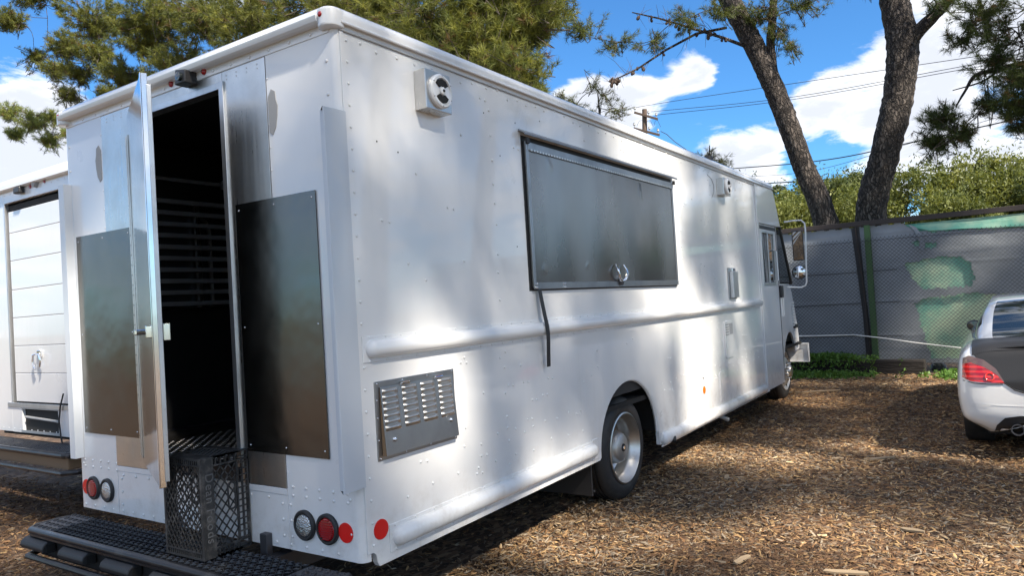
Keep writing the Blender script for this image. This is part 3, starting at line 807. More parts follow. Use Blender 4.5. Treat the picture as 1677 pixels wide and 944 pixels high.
# quarter glass, A pillars, windscreen
for sg in (1, -1):
    x0, x1 = (-.024, -.012) if sg > 0 else (-W + .012, -W + .024)
    q = tb(MB().prism([(7.66, 1.60), (8.33, 1.60), (7.88, 2.33), (7.66, 2.33)], 'x', x0, x1), 'quarter_window', 'glass_dark')
    xx = 0 if sg > 0 else -W
    mb = MB().tube([(xx - .02 * sg, 8.38, 1.58), (xx - .02 * sg, 7.90, 2.35)], .028, 8)
    tb(mb, 'windscreen_pillar', 'black_plastic')
    tb(MB().box(min(xx, xx - .03 * sg), max(xx, xx - .03 * sg), 7.612, 7.66, 1.585, 2.345), 'door_pillar', 'white_paint', bevel=.004)
mb = MB(); mb.add([(-.03, 8.38, 1.585), (-W + .03, 8.38, 1.585), (-W + .03, 7.90, 2.345), (-.03, 7.90, 2.345)], [(0, 1, 2, 3)])
tb(mb, 'windscreen', 'glass_dark')
mb = MB(); mb.add([(0, 7.90, 2.345), (-W, 7.90, 2.345), (-W, 7.60, 2.83), (0, 7.60, 2.83)], [(0, 1, 2, 3)]); mb.box(-W, 0, 7.55, 7.60, 2.8, 2.83)
tb(mb, 'brow_panel', 'white_paint')
hp = [(8.39, 1.585), (8.57, 1.45), (8.79, 1.20), (8.95, .98), (8.99, .80), (8.985, .62), (8.90, .62), (8.88, .95), (8.35, 1.50)]
tb(MB().prism(hp, 'x', -W + .09, -.09), 'hood', 'white_paint', bevel=.01)
bp = tb(MB().box(-W - .04, .035, 9.005, 9.03, .425, .70), 'front_bumper', 'white_paint', bevel=.004)
for b in ((-W - .04, .035, 8.975, 9.0045, .425, .437), (-W - .04, .035, 8.975, 9.0045, .688, .70), (.024, .035, 8.975, 9.0045, .4375, .6875)): bx('bumper_lip', 'white_paint', bp, *b, bevel=.002)
# --- mirrors on the passenger side
MY = 8.12
def mpt(px, py, y=MY): return at(px, py, y=y)
br = tb(MB().tube([at(1284, 364, y=7.97), at(1300, 361.5, y=8.05), mpt(1312, 361), mpt(1317.5, 366), mpt(1319, 377), mpt(1320, 430), mpt(1321, 462), mpt(1319, 468), mpt(1312, 471), at(1290, 470.5, y=8.02)], .011, 10), 'mirror_bracket', 'white_paint')
c0 = mpt(1307, 402)
fm = MB().box(-.072, .072, -.035, .0, -.205, .205).build('mirror_head', 'black_plastic', br, bevel=.012); fm.location = tuple(c0)
gl = MB().box(-.060, .060, -.0372, -.0355, -.19, .19).build('mirror_glass', 'mirror', fm)
mb = MB()
for k in range(3):
    s0 = .02 + k * .062
    mb.prism([(-.06, .19 - s0 - .03), (-.06, .19 - s0), (-.06 + min(.12, s0), .19), (-.06 + min(.12, s0 + .03), .19)], 'y', -.0385, -.0375)
mb.build('reflector_stripe', 'white_paint', fm)
fm.rotation_euler = (R_(9), 0, R_(10))
c1 = mpt(1309.5, 446)
cm = MB().lathe([(.0005, .05), (.06, .04), (.095, .0), (.097, -.012), (.088, -.014), (.084, -.008)], (0, 0, 0), 'y', 32).build('convex_mirror', 'black_plastic', br); cm.location = tuple(c1); cm.rotation_euler.z = R_(8)
MB().lathe([(.085, -.010), (.06, -.024), (.03, -.030), (.0005, -.032)], (0, 0, 0), 'y', 32).build('mirror_glass', 'mirror', cm)

# --- wheels
def tyre_mesh(mb, o, sg, r=.388, w=.235, n=64):
    pr = [(.262, -.012), (.275, -.004), (.30, .0), (.335, -.002), (.362, -.014), (.378, -.034), (r, -.046)]
    z = -.046
    for k in range(4):
        pr += [(r, z - .022), (r - .010, z - .024), (r - .010, z - .034), (r, z - .036)]; z -= .036
    pr += [(r, -w + .046), (.378, -w + .034), (.362, -w + .014), (.335, -w + .002), (.275, -w + .004), (.262, -w + .012)]
    return mb.lathe(pr, o, 'x', n, sg)
def rear_wheel(x, y, sg):
    r = tb(MB().lathe([(.268, -.010), (.268, .002), (.258, .006), (.252, -.004), (.248, -.03), (.225, -.05), (.215, -.085), (.212, -.15), (.185, -.168), (.11, -.172), (.108, -.172)], (x, y, .388), 'x', 48, sg), 'wheel', 'rim_alloy', angle=50)
    tyre_mesh(MB(), (x, y, .388), sg).build('tyre', 'tyre_rubber', r, angle=40)
    tyre_mesh(MB(), (x - .265 * sg, y, .388), sg).build('tyre', 'tyre_rubber', r, angle=40)
    MB().lathe([(.135, -.172), (.130, -.12), (.118, -.06), (.108, -.035), (.092, -.022), (.0005, -.018)], (x, y, .388), 'x', 36, sg).build('hub', 'hub_grey', r, angle=50)
    cp = MB().lathe([(.030, 0), (.028, .006), (.0005, .007)], (x - .018 * sg, y, .388), 'x', 20, sg).build('hub_cap', 'black_rubber', r)
    MB().lathe([(.014, .007), (.013, .010), (.0005, .010)], (x - .018 * sg, y, .388), 'x', 16, sg).build('hub_badge', 'chrome', cp)
    mb = MB()
    for k in range(8):
        a = 2 * math.pi * k / 8 + .2
        mb.lathe([(.016, 0), (.016, .018), (.010, .024), (.0005, .025)], (x - .172 * sg, y + .158 * math.cos(a), .388 + .158 * math.sin(a)), 'x', 6, sg)
    mb.build('lug_nuts', 'chrome', r, kind='stuff')
def front_wheel(x, y, sg):
    r = tb(MB().lathe([(.268, -.010), (.268, .002), (.258, .006), (.250, -.01), (.242, -.04), (.232, -.05), (.215, -.02), (.175, .012), (.13, .022), (.12, .022)], (x, y, .388), 'x', 48, sg), 'wheel', 'rim_white', angle=50)
    tyre_mesh(MB(), (x, y, .388), sg).build('tyre', 'tyre_rubber', r, angle=40)
    MB().lathe([(.125, .020), (.12, .026), (.085, .030), (.078, .07), (.07, .085), (.0005, .09)], (x, y, .388), 'x', 32, sg).build('hub', 'rim_alloy', r, angle=50)
    for k in range(8):
        a = 2 * math.pi * k / 8
        cyy, czz = y + .196 * math.cos(a), .388 + .196 * math.sin(a)
        MB().lathe([(.024, 0), (.022, .004), (.0005, .004)], (x + .001 * sg, cyy, czz), 'x', 14, sg).build('hand_hole', 'ss_shadow', r)
    for k in range(8):
        a = 2 * math.pi * (k + .5) / 8
        MB().lathe([(.017, 0), (.016, .035), (.008, .05), (.0005, .05)], (x + .02 * sg, y + .105 * math.cos(a), .388 + .105 * math.sin(a)), 'x', 8, sg).build('lug_nut', 'rim_alloy', r)
rear_wheel(-.055, 2.80, 1); rear_wheel(-W + .055, 2.80, -1)
front_wheel(-.115, 8.14, 1); front_wheel(-W + .115, 8.14, -1)
# mud flaps, chassis, axles
tbox('mud_flap', 'black_rubber', -.60, -.06, 2.235, 2.25, .16, .60, bevel=.003)
tbox('mud_flap', 'black_rubber', -W + .06, -W + .60, 2.235, 2.25, .16, .60, bevel=.003)
tbox('flap_bracket', 'dark_steel', -.60, -.05, 2.252, 2.262, .185, .20, bevel=.002)
for x in (-.85, -1.65): tbox('chassis_rail', 'dark_steel', x, x + .08, .1, 8.9, .50, .68, bevel=.005)
for y in (2.80, 8.14): tb(MB().tube([(-.4, y, .39), (-W + .4, y, .39)], .07, 12), 'axle', 'dark_steel')
tb(MB().lathe([(.0005, -.14), (.08, -.14), (.15, -.06), (.15, .06), (.08, .14), (.0005, .14)], (-1.2, 2.80, .39), 'y', 16), 'differential', 'dark_steel')
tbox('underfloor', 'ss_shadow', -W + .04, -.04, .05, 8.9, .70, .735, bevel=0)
tbox('fuel_tank', 'dark_steel', -.75, -.12, 3.6, 5.0, .36, .68, bevel=.04)

# --- interior
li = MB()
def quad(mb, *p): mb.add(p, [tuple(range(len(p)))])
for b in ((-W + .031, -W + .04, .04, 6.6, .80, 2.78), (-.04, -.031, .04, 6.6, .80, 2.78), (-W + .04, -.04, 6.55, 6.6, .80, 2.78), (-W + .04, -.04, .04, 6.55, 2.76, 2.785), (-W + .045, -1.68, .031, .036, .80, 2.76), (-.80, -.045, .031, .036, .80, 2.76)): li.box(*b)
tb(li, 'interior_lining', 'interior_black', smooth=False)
fl = tb(MB().box(-W + .04, -.04, .062, 2.2, .74, .802).box(-1.62, -.81, 2.2, 3.42, .74, .802).box(-W + .04, -.04, 3.42, 6.5, .74, .802), 'interior_floor', 'tread_plate', smooth=False)
mb = MB()
for i in range(46):
    for j in range(30):
        cx_, cy_ = -1.95 + i * .034, .085 + j * .034
        if cx_ > -.6: continue
        a = R_(45 if (i + j) % 2 else -45); ax = np.array([math.cos(a), math.sin(a), 0]); ay = np.array([-ax[1], ax[0], 0]); c = np.array([cx_, cy_, .802])
        mb.add([c - ax * .015, c - ay * .0045, c + ax * .015, c + ay * .0045, c - ax * .006 + (0, 0, .0035), c + ax * .006 + (0, 0, .0035)], [(0, 1, 4), (1, 2, 5), (1, 5, 4), (2, 3, 5), (3, 0, 4), (3, 4, 5)])
mb.build('tread_pattern', 'stainless', fl, kind='stuff', smooth=False)
# black wall cladding with a rack of rails above it
tbox('wall_cladding', 'bar_black', -W + .041, -2.375, .05, 4.2, .803, 1.62, bevel=.003)
tbox('kick_strip', 'dark_steel', -2.3745, -2.366, .05, 4.2, .803, .815, bevel=.001)
rk = bx('rail_rack', 'bar_black', truck, -2.345, -2.325, .10, .13, 1.62, 2.45); TP(rk)
for yy in (.80, 1.75): bx('rack_post', 'stainless', rk, -2.345, -2.318, yy, yy + .035, 1.62, 2.36)
for k in range(10):
    z = 1.665 + k * .078
    bx('rack_rail', 'rail_grey', rk, -2.315, -2.285, .13, 2.6, z - .015, z + .015, bevel=.003)
MB().tube([(-2.20, .42, 2.50), (-2.20, .95, 2.50)], .013, 8).build('top_rail', 'rail_grey', rk)
for yy in (.42, .95): bx('rail_bracket', 'aluminium', rk, -2.215, -2.185, yy - .012, yy + .012, 2.47, 2.53)
MB().tube([(-2.28, .13, 1.625), (-2.28, 2.6, 1.625)], .011, 8).build('chrome_rod', 'chrome', rk)
MB().tube([(-2.36, .93, 1.63), (-2.36, .93, 2.18), (-2.36, .90, 2.26), (-2.36, .82, 2.30), (-2.36, .3, 2.30)], .016, 8).build('round_frame', 'stainless', rk)
MB().box(-2.37, -2.362, .2, .90, 1.63, 2.28).build('wall_panel', 'dark_steel', rk)
for yy, zz in ((1.25, 1.95), (1.30, 1.95)): bx('clip', 'aluminium', rk, -2.284, -2.262, yy, yy + .02, zz - .05, zz + .05)
pz = at(300, 201, y=.5)
TP(MB().tube([(-1.72, .5, pz[2]), (-1.05, .5, pz[2] - .01)], .007, 6).build('closer_rod', 'stainless', truck))

# --- rear step bumper
SZ = .412
tb(MB().prism(rrect(-W + .02, .0, -.318, -.035, .05), 'z', SZ - .055, SZ - .030), 'step_pan', 'step_metal', bevel=.004)
tb(MB().tube([(-W + .06, -.06, SZ - .02), (-W + .03, -.14, SZ - .02), (-W + .03, -.26, SZ - .02), (-W + .075, -.312, SZ - .02), (-.075, -.312, SZ - .02), (-.02, -.26, SZ - .02), (-.02, -.12, SZ - .02), (-.05, -.05, SZ - .02)], .021, 12), 'step_edge', 'step_metal')
# expanded grip grating: zigzag ribbons with raised teeth
mb = MB(); x0, x1, ST = -2.14, -.27, .024
nrow = 10
for j in range(nrow):
    yb = -.288 + j * .0245; nx_ = int((x1 - x0) / ST)
    for i in range(nx_):
        xa, xb = x0 + i * ST, x0 + (i + 1) * ST
        ya, yb2 = (yb - .010, yb + .010) if (i + j) % 2 else (yb + .010, yb - .010)
        hz = .012 if i % 2 else .005
        mb.add([(xa, ya - .002, SZ - .028), (xa, ya + .002, SZ - .028), (xb, yb2 + .002, SZ - .028), (xb, yb2 - .002, SZ - .028), (xa, ya - .0035, SZ), (xa, ya + .0035, SZ), ((xa + xb) / 2, (ya + yb2) / 2, SZ + hz), (xb, yb2 + .0035, SZ), (xb, yb2 - .0035, SZ)],
               [(0, 1, 5, 4), (1, 2, 7, 6, 5), (2, 3, 8, 7), (3, 0, 4, 6, 8), (4, 5, 6), (6, 7, 8)])
tb(mb, 'step_grating', 'step_metal', kind='stuff', smooth=False)
for xa, xb in ((-2.395, -2.13), (-.285, -.03)):
    pl = tb(MB().prism(rrect(xa, xb, -.30, -.05, .03), 'z', SZ - .012, SZ - .004), 'end_plate', 'dark_steel', bevel=.002, label='perforated steel end plate of the step')
    mb = MB()
    for i in range(5):
        for j in range(5):
            mb.lathe([(.017, 0), (.012, .007), (.009, .007), (.007, .001), (.0005, .001)], (xa + .03 + i * .05 + (.02 if j % 2 else 0), -.28 + j * .052, SZ - .004), 'z', 10)
    mb.build('dimples', 'step_metal', pl, kind='stuff')
# lower bar and rubber dock bumpers
tb(MB().tube([(-W + .02, -.14, .245), (-W + .0, -.25, .245), (-W + .05, -.325, .245), (-.05, -.325, .245), (.0, -.25, .245)], .018, 10), 'lower_bar', 'step_metal')
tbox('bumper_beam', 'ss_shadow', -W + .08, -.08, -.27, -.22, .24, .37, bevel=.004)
for k, xx in enumerate((-2.42, -1.98, -1.54, -1.10, -.66)):
    prof = [(-.275, .285), (-.325, .285), (-.345, .297), (-.350, .315), (-.342, .335), (-.318, .350), (-.275, .352)]
    o = tb(MB().prism([(p[0], p[1]) for p in prof], 'x', xx, xx + .27), 'dock_bumper', 'black_rubber', bevel=.006)
    for b in ((xx + .27, .0, 0),): MB().prism([(-.280, .295), (-.325, .295), (-.325, .335), (-.280, .335)], 'x', xx + .2705, xx + .272).build('bumper_hollow', 'ss_shadow', o)
for x in (-1.45, -.62): tbox('step_bracket', 'dark_steel', x, x + .07, -.20, .35, .30, .40, bevel=.004)
for x in (-1.40, -.66): tbox('step_hanger', 'dark_steel', x, x + .05, -.035, .0, .39, .50, bevel=.003)

#@@CRATE
# ================================================================== MILK CRATE on the step
CX0, CX1, CY0, CY1, CZ0, CZ1 = -1.070, -.760, -.262, -.006, SZ + .012, SZ + .012 + .470
crate = thing('milk_crate', 'black plastic milk crate standing on end on the rear step', 'crate', ((CX0 + CX1) / 2, (CY0 + CY1) / 2, CZ0))
def CP(o): o.matrix_parent_inverse = Matrix.Translation((-(CX0 + CX1) / 2, -(CY0 + CY1) / 2, -CZ0)); return o
def lattice(mb, u0, u1, v0, v1, step, w, t, tf, slope=1.35):
    """diamond lattice in (u,v) clipped to a rectangle; tf(u,v,d) -> point; d is depth"""
    for sg in (1, -1):
        k = u0 - (v1 - v0) / slope - 1 if sg > 0 else u0 - 1
        ks = np.arange(u0 - (v1 - v0) / slope, u1, step) if sg > 0 else np.arange(u0, u1 + (v1 - v0) / slope, step)
        for k in ks:
            ua, va, ub, vb = k, v0, k + sg * (v1 - v0) / slope, v1
            # clip in u
            def clip(u, v, uu): return (uu, va + (uu - ua) * (vb - va) / (ub - ua))
            p, q = (ua, va), (ub, vb)
            if sg > 0:
                if p[0] < u0: p = clip(*p, u0)
                if q[0] > u1: q = clip(*q, u1)
                if p[0] >= q[0] - .004: continue
            else:
                if p[0] > u1: p = clip(*p, u1)
                if q[0] < u0: q = clip(*q, u0)
                if p[0] <= q[0] + .004: continue
            a = np.array([q[0] - p[0], q[1] - p[1]]); a = a / np.linalg.norm(a); nn = np.array([-a[1], a[0]]) * w / 2
            cs = [np.array(p) + nn, np.array(p) - nn, np.array(q) - nn, np.array(q) + nn]
            vs = [tf(c[0], c[1], 0) for c in cs] + [tf(c[0], c[1], t) for c in cs]
            mb.add(vs, [(0, 1, 2, 3), (7, 6, 5, 4), (0, 4, 5, 1), (1, 5, 6, 2), (2, 6, 7, 3), (3, 7, 4, 0)])
# base (faces the rear): fine diamond lattice in a frame
mb = MB(); tf = lambda u, v, d_: (u, CY0 + .002 + d_, v)
lattice(mb, CX0 + .012, CX1 - .012, CZ0 + .035, CZ1 - .035, .031, .0042, .004, tf, 1.45)
for b in ((CX0, CX0 + .014, CZ0, CZ1), (CX1 - .014, CX1, CZ0, CZ1), (CX0 + .0145, CX1 - .0145, CZ0, CZ0 + .010), (CX0 + .0145, CX1 - .0145, CZ1 - .010, CZ1), (CX0 + .0145, CX1 - .0145, CZ0 + .030, CZ0 + .037), (CX0 + .0145, CX1 - .0145, CZ1 - .037, CZ1 - .030)):
    mb.box(b[0], b[1], CY0, CY0 + .012, b[2], b[3])
for x in np.arange(CX0 + .03, CX1 - .02, .016):
    mb.box(x, x + .006, CY0 + .001, CY0 + .010, CZ0 + .010, CZ0 + .030); mb.box(x, x + .006, CY0 + .001, CY0 + .010, CZ1 - .030, CZ1 - .010)
CP(mb.build('base_lattice', 'crate_plastic', crate, smooth=False))
# long walls
for xs, sg in ((CX1, -1), (CX0, 1)):
    tf = lambda u, v, d_, xs=xs, sg=sg: (xs + sg * (.003 + d_), u, v)
    mb = MB()
    lattice(mb, CY0 + .068, CY1 - .062, CZ0 + .045, CZ1 - .045, .042, .006, .005, tf, 1.25)
    for (u0, u1, v0, v1, dd) in ((CY0 + .013, CY0 + .066, CZ0 + .002, CZ1 - .002, .006), (CY1 - .006, CY1, CZ0, CZ1, .02), (CY0 + .066, CY1 - .006, CZ0, CZ0 + .006, .015), (CY0 + .066, CY1 - .006, CZ1 - .006, CZ1, .015),
                                 (CY0 + .066, CY1, CZ0 + .038, CZ0 + .046, .012), (CY0 + .066, CY1, CZ1 - .046, CZ1 - .038, .012), (CY1 - .066, CY1 - .058, CZ0 + .046, CZ1 - .046, .012), (CY1 - .036, CY1 - .030, CZ0 + .046, CZ1 - .046, .012)):
        xa, xb = sorted((xs, xs + sg * dd)); mb.box(xa, xb, u0, u1, v0, v1)
    for v in np.arange(CZ0 + .02, CZ1 - .01, .030):
        xa, xb = sorted((xs + sg * .001, xs + sg * .014)); mb.box(xa, xb, CY1 - .060, CY1, v, v + .0045)
    for u in np.arange(CY0 + .08, CY1 - .05, .026):
        for (v0, v1) in ((CZ0 + .004, CZ0 + .040), (CZ1 - .040, CZ1 - .004)):
            xa, xb = sorted((xs + sg * .001, xs + sg * .014)); mb.box(xa, xb, u, u + .004, v0, v1)
    # handle frame
    hz, hy = (CZ0 + CZ1) / 2 + .03, CY1 - .094
    pts = [(hy + .020 * math.cos(t), hz + (.045 if math.sin(t) > 0 else -.045) + .018 * math.sin(t)) for t in [2 * math.pi * k / 20 for k in range(20)]]
    mb.tube([(xs + sg * .006, p[0], p[1]) for p in pts] + [(xs + sg * .006, pts[0][0], pts[0][1])], .005, 6)
    wall = CP(mb.build('side_wall', 'crate_plastic', crate, smooth=False))
    if sg < 0:   # raised lettering on the solid band
        cu = bpy.data.curves.new('lettering', 'FONT'); cu.body = 'Dean Foods'; cu.size = .060; cu.extrude = .0016; cu.align_x = 'CENTER'; cu.align_y = 'CENTER'; cu.space_character = 1.12
        to = bpy.data.objects.new('tmp', cu); COL.objects.link(to)
        lm_ = bpy.data.meshes.new_from_object(to); COL.objects.unlink(to); bpy.data.objects.remove(to)
        lm_.name = 'lettering'; lm_.materials.clear(); lm_.materials.append(MATS['crate_worn'])
        lo = bpy.data.objects.new('lettering', lm_); link(lo, wall)
        # text runs downwards, letter tops towards +y
        lo.matrix_parent_inverse = Matrix.Identity(4)
        lo.matrix_local = Matrix(((0, 0, 1, CX1 + .0012), (0, 1, 0, CY0 + .040), (-1, 0, 0, (CZ0 + CZ1) / 2), (0, 0, 0, 1))) @ Matrix.Identity(4)
# short walls (top and bottom while it stands on end)
for zs, sg in ((CZ1, -1), (CZ0, 1)):
    mb = MB(); za, zb = sorted((zs, zs + sg * .006))
    tfz = lambda u, v, d_, zs=zs, sg=sg: (u, v, zs + sg * (.0012 + d_))
    lattice(mb, CX0 + .02, CX1 - .02, CY0 + .07, CY1 - .05, .030, .006, .008, tfz, 1.2)
    for (a, b_, c, d_) in ((CX0 + .004, CX1 - .004, CY0 + .012, CY0 + .070), (CX0 + .004, CX1 - .004, CY1 - .05, CY1), (CX0, CX0 + .022, CY0 + .070, CY1 - .05), (CX1 - .022, CX1, CY0 + .070, CY1 - .05)):
        mb.box(a, b_, c, d_, za, zb)
    CP(mb.build('end_wall', 'crate_plastic', crate, smooth=False))

#@@TRUCK2
# ================================================================== SECOND VAN, parked alongside
T2Y = .70; X2 = -3.42; W2 = 2.43
van = thing('box_van', 'white step van with a closed roll-up rear door, parked beside the food truck', 'van', (X2 - W2 / 2, T2Y + 3.5, 0))
def VP(o): o.matrix_parent_inverse = Matrix.Translation((-(X2 - W2 / 2), -(T2Y + 3.5), 0)); return o
def vb(mb, name, m, **k): return VP(mb.build(name, m, van, **k))
def on2(px, py): p = at(px, py, y=T2Y); return p[0], p[2]
zt = on2(60, 288)[1]; zg = on2(60, 296)[1]                    # roof edge and gutter heights
xa, zdt = on2(8, 338); xb = xa + 1.62                          # roll-up door
zdb = on2(10, 660)[1]
zbot = on2(0, 705)[1]
vb(MB().box(X2 - .03, X2, T2Y + .03, T2Y + 7, zbot + .02, zg), 'side_panel', 'white_paint', bevel=.004)
vb(MB().box(X2 - W2, X2 - W2 + .03, T2Y + .03, T2Y + 7, zbot + .02, zg), 'side_panel', 'white_paint', bevel=.004)
mb = MB(); rings = []
for (inset, z) in [(.012, zg - .02), (.0, zg - .012), (.0, zg + .03), (.006, zg + .055), (.02, zg + .072), (.05, zg + .085), (.10, zg + .09), (.9, zg + .12)]:
    rings.append([(x, y, z) for x, y in rrect(X2 - W2 - .016 + inset, X2 + .016 - inset, T2Y - .045 + inset, T2Y + 7.05 - inset, max(.09 - inset, .012))])
n = len(rings[0]); mb.add([p for r in rings for p in r], [(i * n + j, i * n + (j + 1) % n, (i + 1) * n + (j + 1) % n, (i + 1) * n + j) for i in range(len(rings) - 1) for j in range(n)] + [tuple(range((len(rings) - 1) * n, len(rings) * n)), tuple(range(n))[::-1]])
vb(mb, 'roof', 'white_paint', angle=30)
vb(MB().box(X2 - W2, X2, T2Y + 7.0, T2Y + 7.03, zbot, zg), 'front_panel', 'white_paint', bevel=.004)
vb(MB().box(X2 - W2, xa - .03, T2Y, T2Y + .04, zbot, zg), 'rear_panel', 'white_paint', bevel=.003)
vb(MB().box(xb + .03, X2, T2Y, T2Y + .04, zbot, zg), 'rear_panel', 'white_paint', bevel=.003)
vb(MB().box(xa - .0295, xb + .0295, T2Y, T2Y + .04, zdt + .02, zg), 'header_panel', 'white_paint', bevel=.003)
sl = zdb
# lower panel with a pocket cut-out
px0, pz0 = on2(36, 668); px1, pz1 = on2(97, 712)
lp = (xa - .0295, xb + .0295)
vb(MB().prism([(lp[0], zbot), (lp[1], zbot), (lp[1], zdb - .02), (lp[0], zdb - .02)], 'y', T2Y + .03, T2Y + .04), 'lower_panel', 'white_paint')
mb = MB()
mb.box(lp[0], px0, T2Y, T2Y + .03, zbot, zdb - .02); mb.box(px1, lp[1], T2Y, T2Y + .03, zbot, zdb - .02)
mb.box(px0, px1, T2Y, T2Y + .03, zbot, pz1); mb.box(px0, px1, T2Y, T2Y + .03, pz0, zdb - .02)
vb(mb, 'lower_panel', 'white_paint', smooth=False)
vb(MB().box(px0 - .01, px1 + .01, T2Y + .026, T2Y + .0295, pz1 - .01, pz0 + .01), 'pocket', 'ss_shadow')
vb(MB().prism(rrect(px0 - .015, px1 + .015, pz1 - .012, pz1 + .008, .006), 'y', T2Y - .006, T2Y - .0005), 'pocket_rim', 'grey_plastic')
vb(MB().prism(rrect(px0 - .015, px1 + .015, pz0 - .008, pz0 + .02, .006), 'y', T2Y - .006, T2Y - .0005), 'pocket_rim', 'grey_plastic')
vb(MB().tube([(px0 + .05, T2Y + .01, (pz0 + pz1) / 2 + .02), (px1 - .02, T2Y + .01, (pz0 + pz1) / 2)], .012, 8), 'pocket_bar', 'sealant')
# roll-up door of seven slats
RD = T2Y + .022
vb(MB().box(xa - .03, xb + .03, RD + .006, RD + .012, zdb, zdt), 'door_backing', 'ss_shadow')
nsl = 7; cuts = [660, 612, 566, 518, 470, 420, 372, 335]
zs = [on2(60, c)[1] for c in cuts]
for k in range(7):
    s_ = vb(MB().box(xa + .035, xb, RD - .012, RD + .005, zs[k] + .0012, zs[k + 1] - .0012), 'door_slat', 'white_gloss' if 'white_gloss' in MATS else 'white_paint', bevel=.004)
vb(MB().box(xa - .02, xa + .0, T2Y - .006, T2Y + .03, zdb - .02, zdt + .02), 'door_channel', 'aluminium', bevel=.002)
vb(MB().box(xa - .10, xb + .06, T2Y - .008, T2Y - .0005, zdb - .035, zdb + .005), 'sill_strip', 'aluminium', bevel=.002)
hx, hz = on2(65, 580)
hb = vb(MB().box(hx - .03, hx + .03, RD - .035, RD - .0125, hz - .03, hz + .03), 'latch', 'chrome', bevel=.006)
MB().tube([(hx - .02, RD - .045, hz + .0), (hx - .05, RD - .055, hz - .01), (hx - .065, RD - .05, hz - .06), (hx - .05, RD - .05, hz - .11), (hx - .03, RD - .05, hz - .13)], .009, 8).build('horseshoe_handle', 'chrome', hb)
MB().tube([(hx + .02, RD - .045, hz + .0), (hx + .06, RD - .055, hz - .01), (hx + .075, RD - .05, hz - .06), (hx + .06, RD - .05, hz - .11)], .009, 8).build('horseshoe_handle', 'chrome', hb)
# lamps above the door, small fittings
c = on2(36, 312); vb(MB().box(c[0] - .06, c[0] + .06, T2Y - .05, T2Y - .001, c[1] - .03, c[1] + .025), 'number_plate_lamp', 'black_plastic', bevel=.01)
for (a, b_) in ((50, 306), (73, 297)):
    c = on2(a, b_); vb(MB().lathe([(.016, 0), (.015, .008), (.0005, .010)], (c[0], T2Y - .0005, c[1]), 'y', 12, -1), 'clearance_lamp', 'red_lens')
c = on2(60, 301); vb(MB().lathe([(.035, 0), (.03, .03), (.0005, .034)], (c[0], T2Y - .0005, c[1]), 'y', 16, -1), 'camera_housing', 'sealant')
mb = MB()
for x in np.arange(X2 - W2 + .05, X2 - .04, .11):
    mb.dome((x, T2Y - .0003, zg - .05), .006, .0035, 'y', 6, -1); mb.dome((x, T2Y - .0003, zbot + .03), .006, .0035, 'y', 6, -1)
vb(mb, 'rear_rivets', 'white_paint', kind='stuff')
# step bumper
s0 = on2(0, 712)
vb(MB().box(X2 - W2, X2 - .02, T2Y - .30, T2Y - .02, zbot - .075, zbot - .045), 'step', 'step_metal', bevel=.01)
vb(MB().box(X2 - W2 + .05, X2 - .08, T2Y - .27, T2Y - .10, zbot - .17, zbot - .08), 'step_timber', 'rusty_wood', bevel=.01)
vb(MB().tube([(X2 - W2, T2Y - .30, zbot - .055), (X2 - .08, T2Y - .30, zbot - .055), (X2 - .02, T2Y - .24, zbot - .055), (X2 - .02, T2Y - .05, zbot - .055)], .022, 10), 'step_edge', 'step_metal')
vb(MB().tube([(X2 - W2, T2Y - .31, zbot - .185), (X2 - .08, T2Y - .31, zbot - .185), (X2 - .02, T2Y - .24, zbot - .185), (X2 - .02, T2Y - .05, zbot - .185)], .020, 10), 'lower_bar', 'step_metal')
mb = MB()
for i in range(90):
    for j in range(8):
        mb.dome((X2 - W2 + .05 + i * .026, T2Y - .28 + j * .03, zbot - .045), .008, .006, 'z', 5)
vb(mb, 'step_grip', 'step_metal', kind='stuff')
# hanging cable by the pocket
cpt = [on2(*p) for p in ((108, 645), (103, 665), (101, 690), (104, 715), (107, 730))]
vb(MB().tube([(p[0], T2Y - .02, p[1]) for p in cpt], .007, 6), 'cable', 'black_rubber')
for (y, ) in ((T2Y + 2.4,), (T2Y + 6.0,)):
    for xx, sg in ((X2 - .06, 1), (X2 - W2 + .06, -1)):
        r = vb(MB().lathe([(.268, -.010), (.258, .006), (.248, -.03), (.215, -.085), (.11, -.17), (.0005, -.17)], (xx, y, .388), 'x', 32, sg), 'wheel', 'rim_alloy', angle=50)
        tyre_mesh(MB(), (xx, y, .388), sg, n=40).build('tyre', 'tyre_rubber', r, angle=40)
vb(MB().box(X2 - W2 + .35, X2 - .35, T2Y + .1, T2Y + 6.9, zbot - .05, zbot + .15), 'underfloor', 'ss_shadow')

#@@FENCE
# ================================================================== FENCE
FY = 11.45
fence = thing('fence', 'chain link fence backed with torn grey blue sheeting over a green screen', 'fence', (1.0, FY, 0))
def FP(o): o.matrix_parent_inverse = Matrix.Translation((-1.0, -FY, 0)); return o
def fb(mb, name, m, **k): return FP(mb.build(name, m, fence, **k))
def fpt(px, py): p = at(px, py, y=FY); return (p[0], p[2])
from mathutils.geometry import tessellate_polygon
def jag(pts, amp=.02, sub=5):
    out = []
    for i, p in enumerate(pts):
        q = pts[(i + 1) % len(pts)]
        for k in range(sub):
            t = k / sub; out.append((p[0] + (q[0] - p[0]) * t + rnd.uniform(-amp, amp) * (k > 0), p[1] + (q[1] - p[1]) * t + rnd.uniform(-amp, amp) * (k > 0)))
    return out
holes = [jag([fpt(*p) for p in h], .026, 7) for h in (
    [(1481, 433), (1510, 427), (1540, 421), (1565, 420), (1580, 425), (1592, 438), (1597, 452), (1592, 468), (1560, 472), (1515, 475), (1502, 466), (1490, 447)],
    [(1498, 498), (1520, 488), (1560, 485), (1580, 480), (1620, 482), (1677, 484), (1740, 500), (1740, 586), (1526, 588), (1515, 550), (1505, 520)],
    [(1493, 398), (1505, 394), (1535, 399), (1530, 406), (1495, 404)])]
FX0, FX1 = -9.0, 9.0
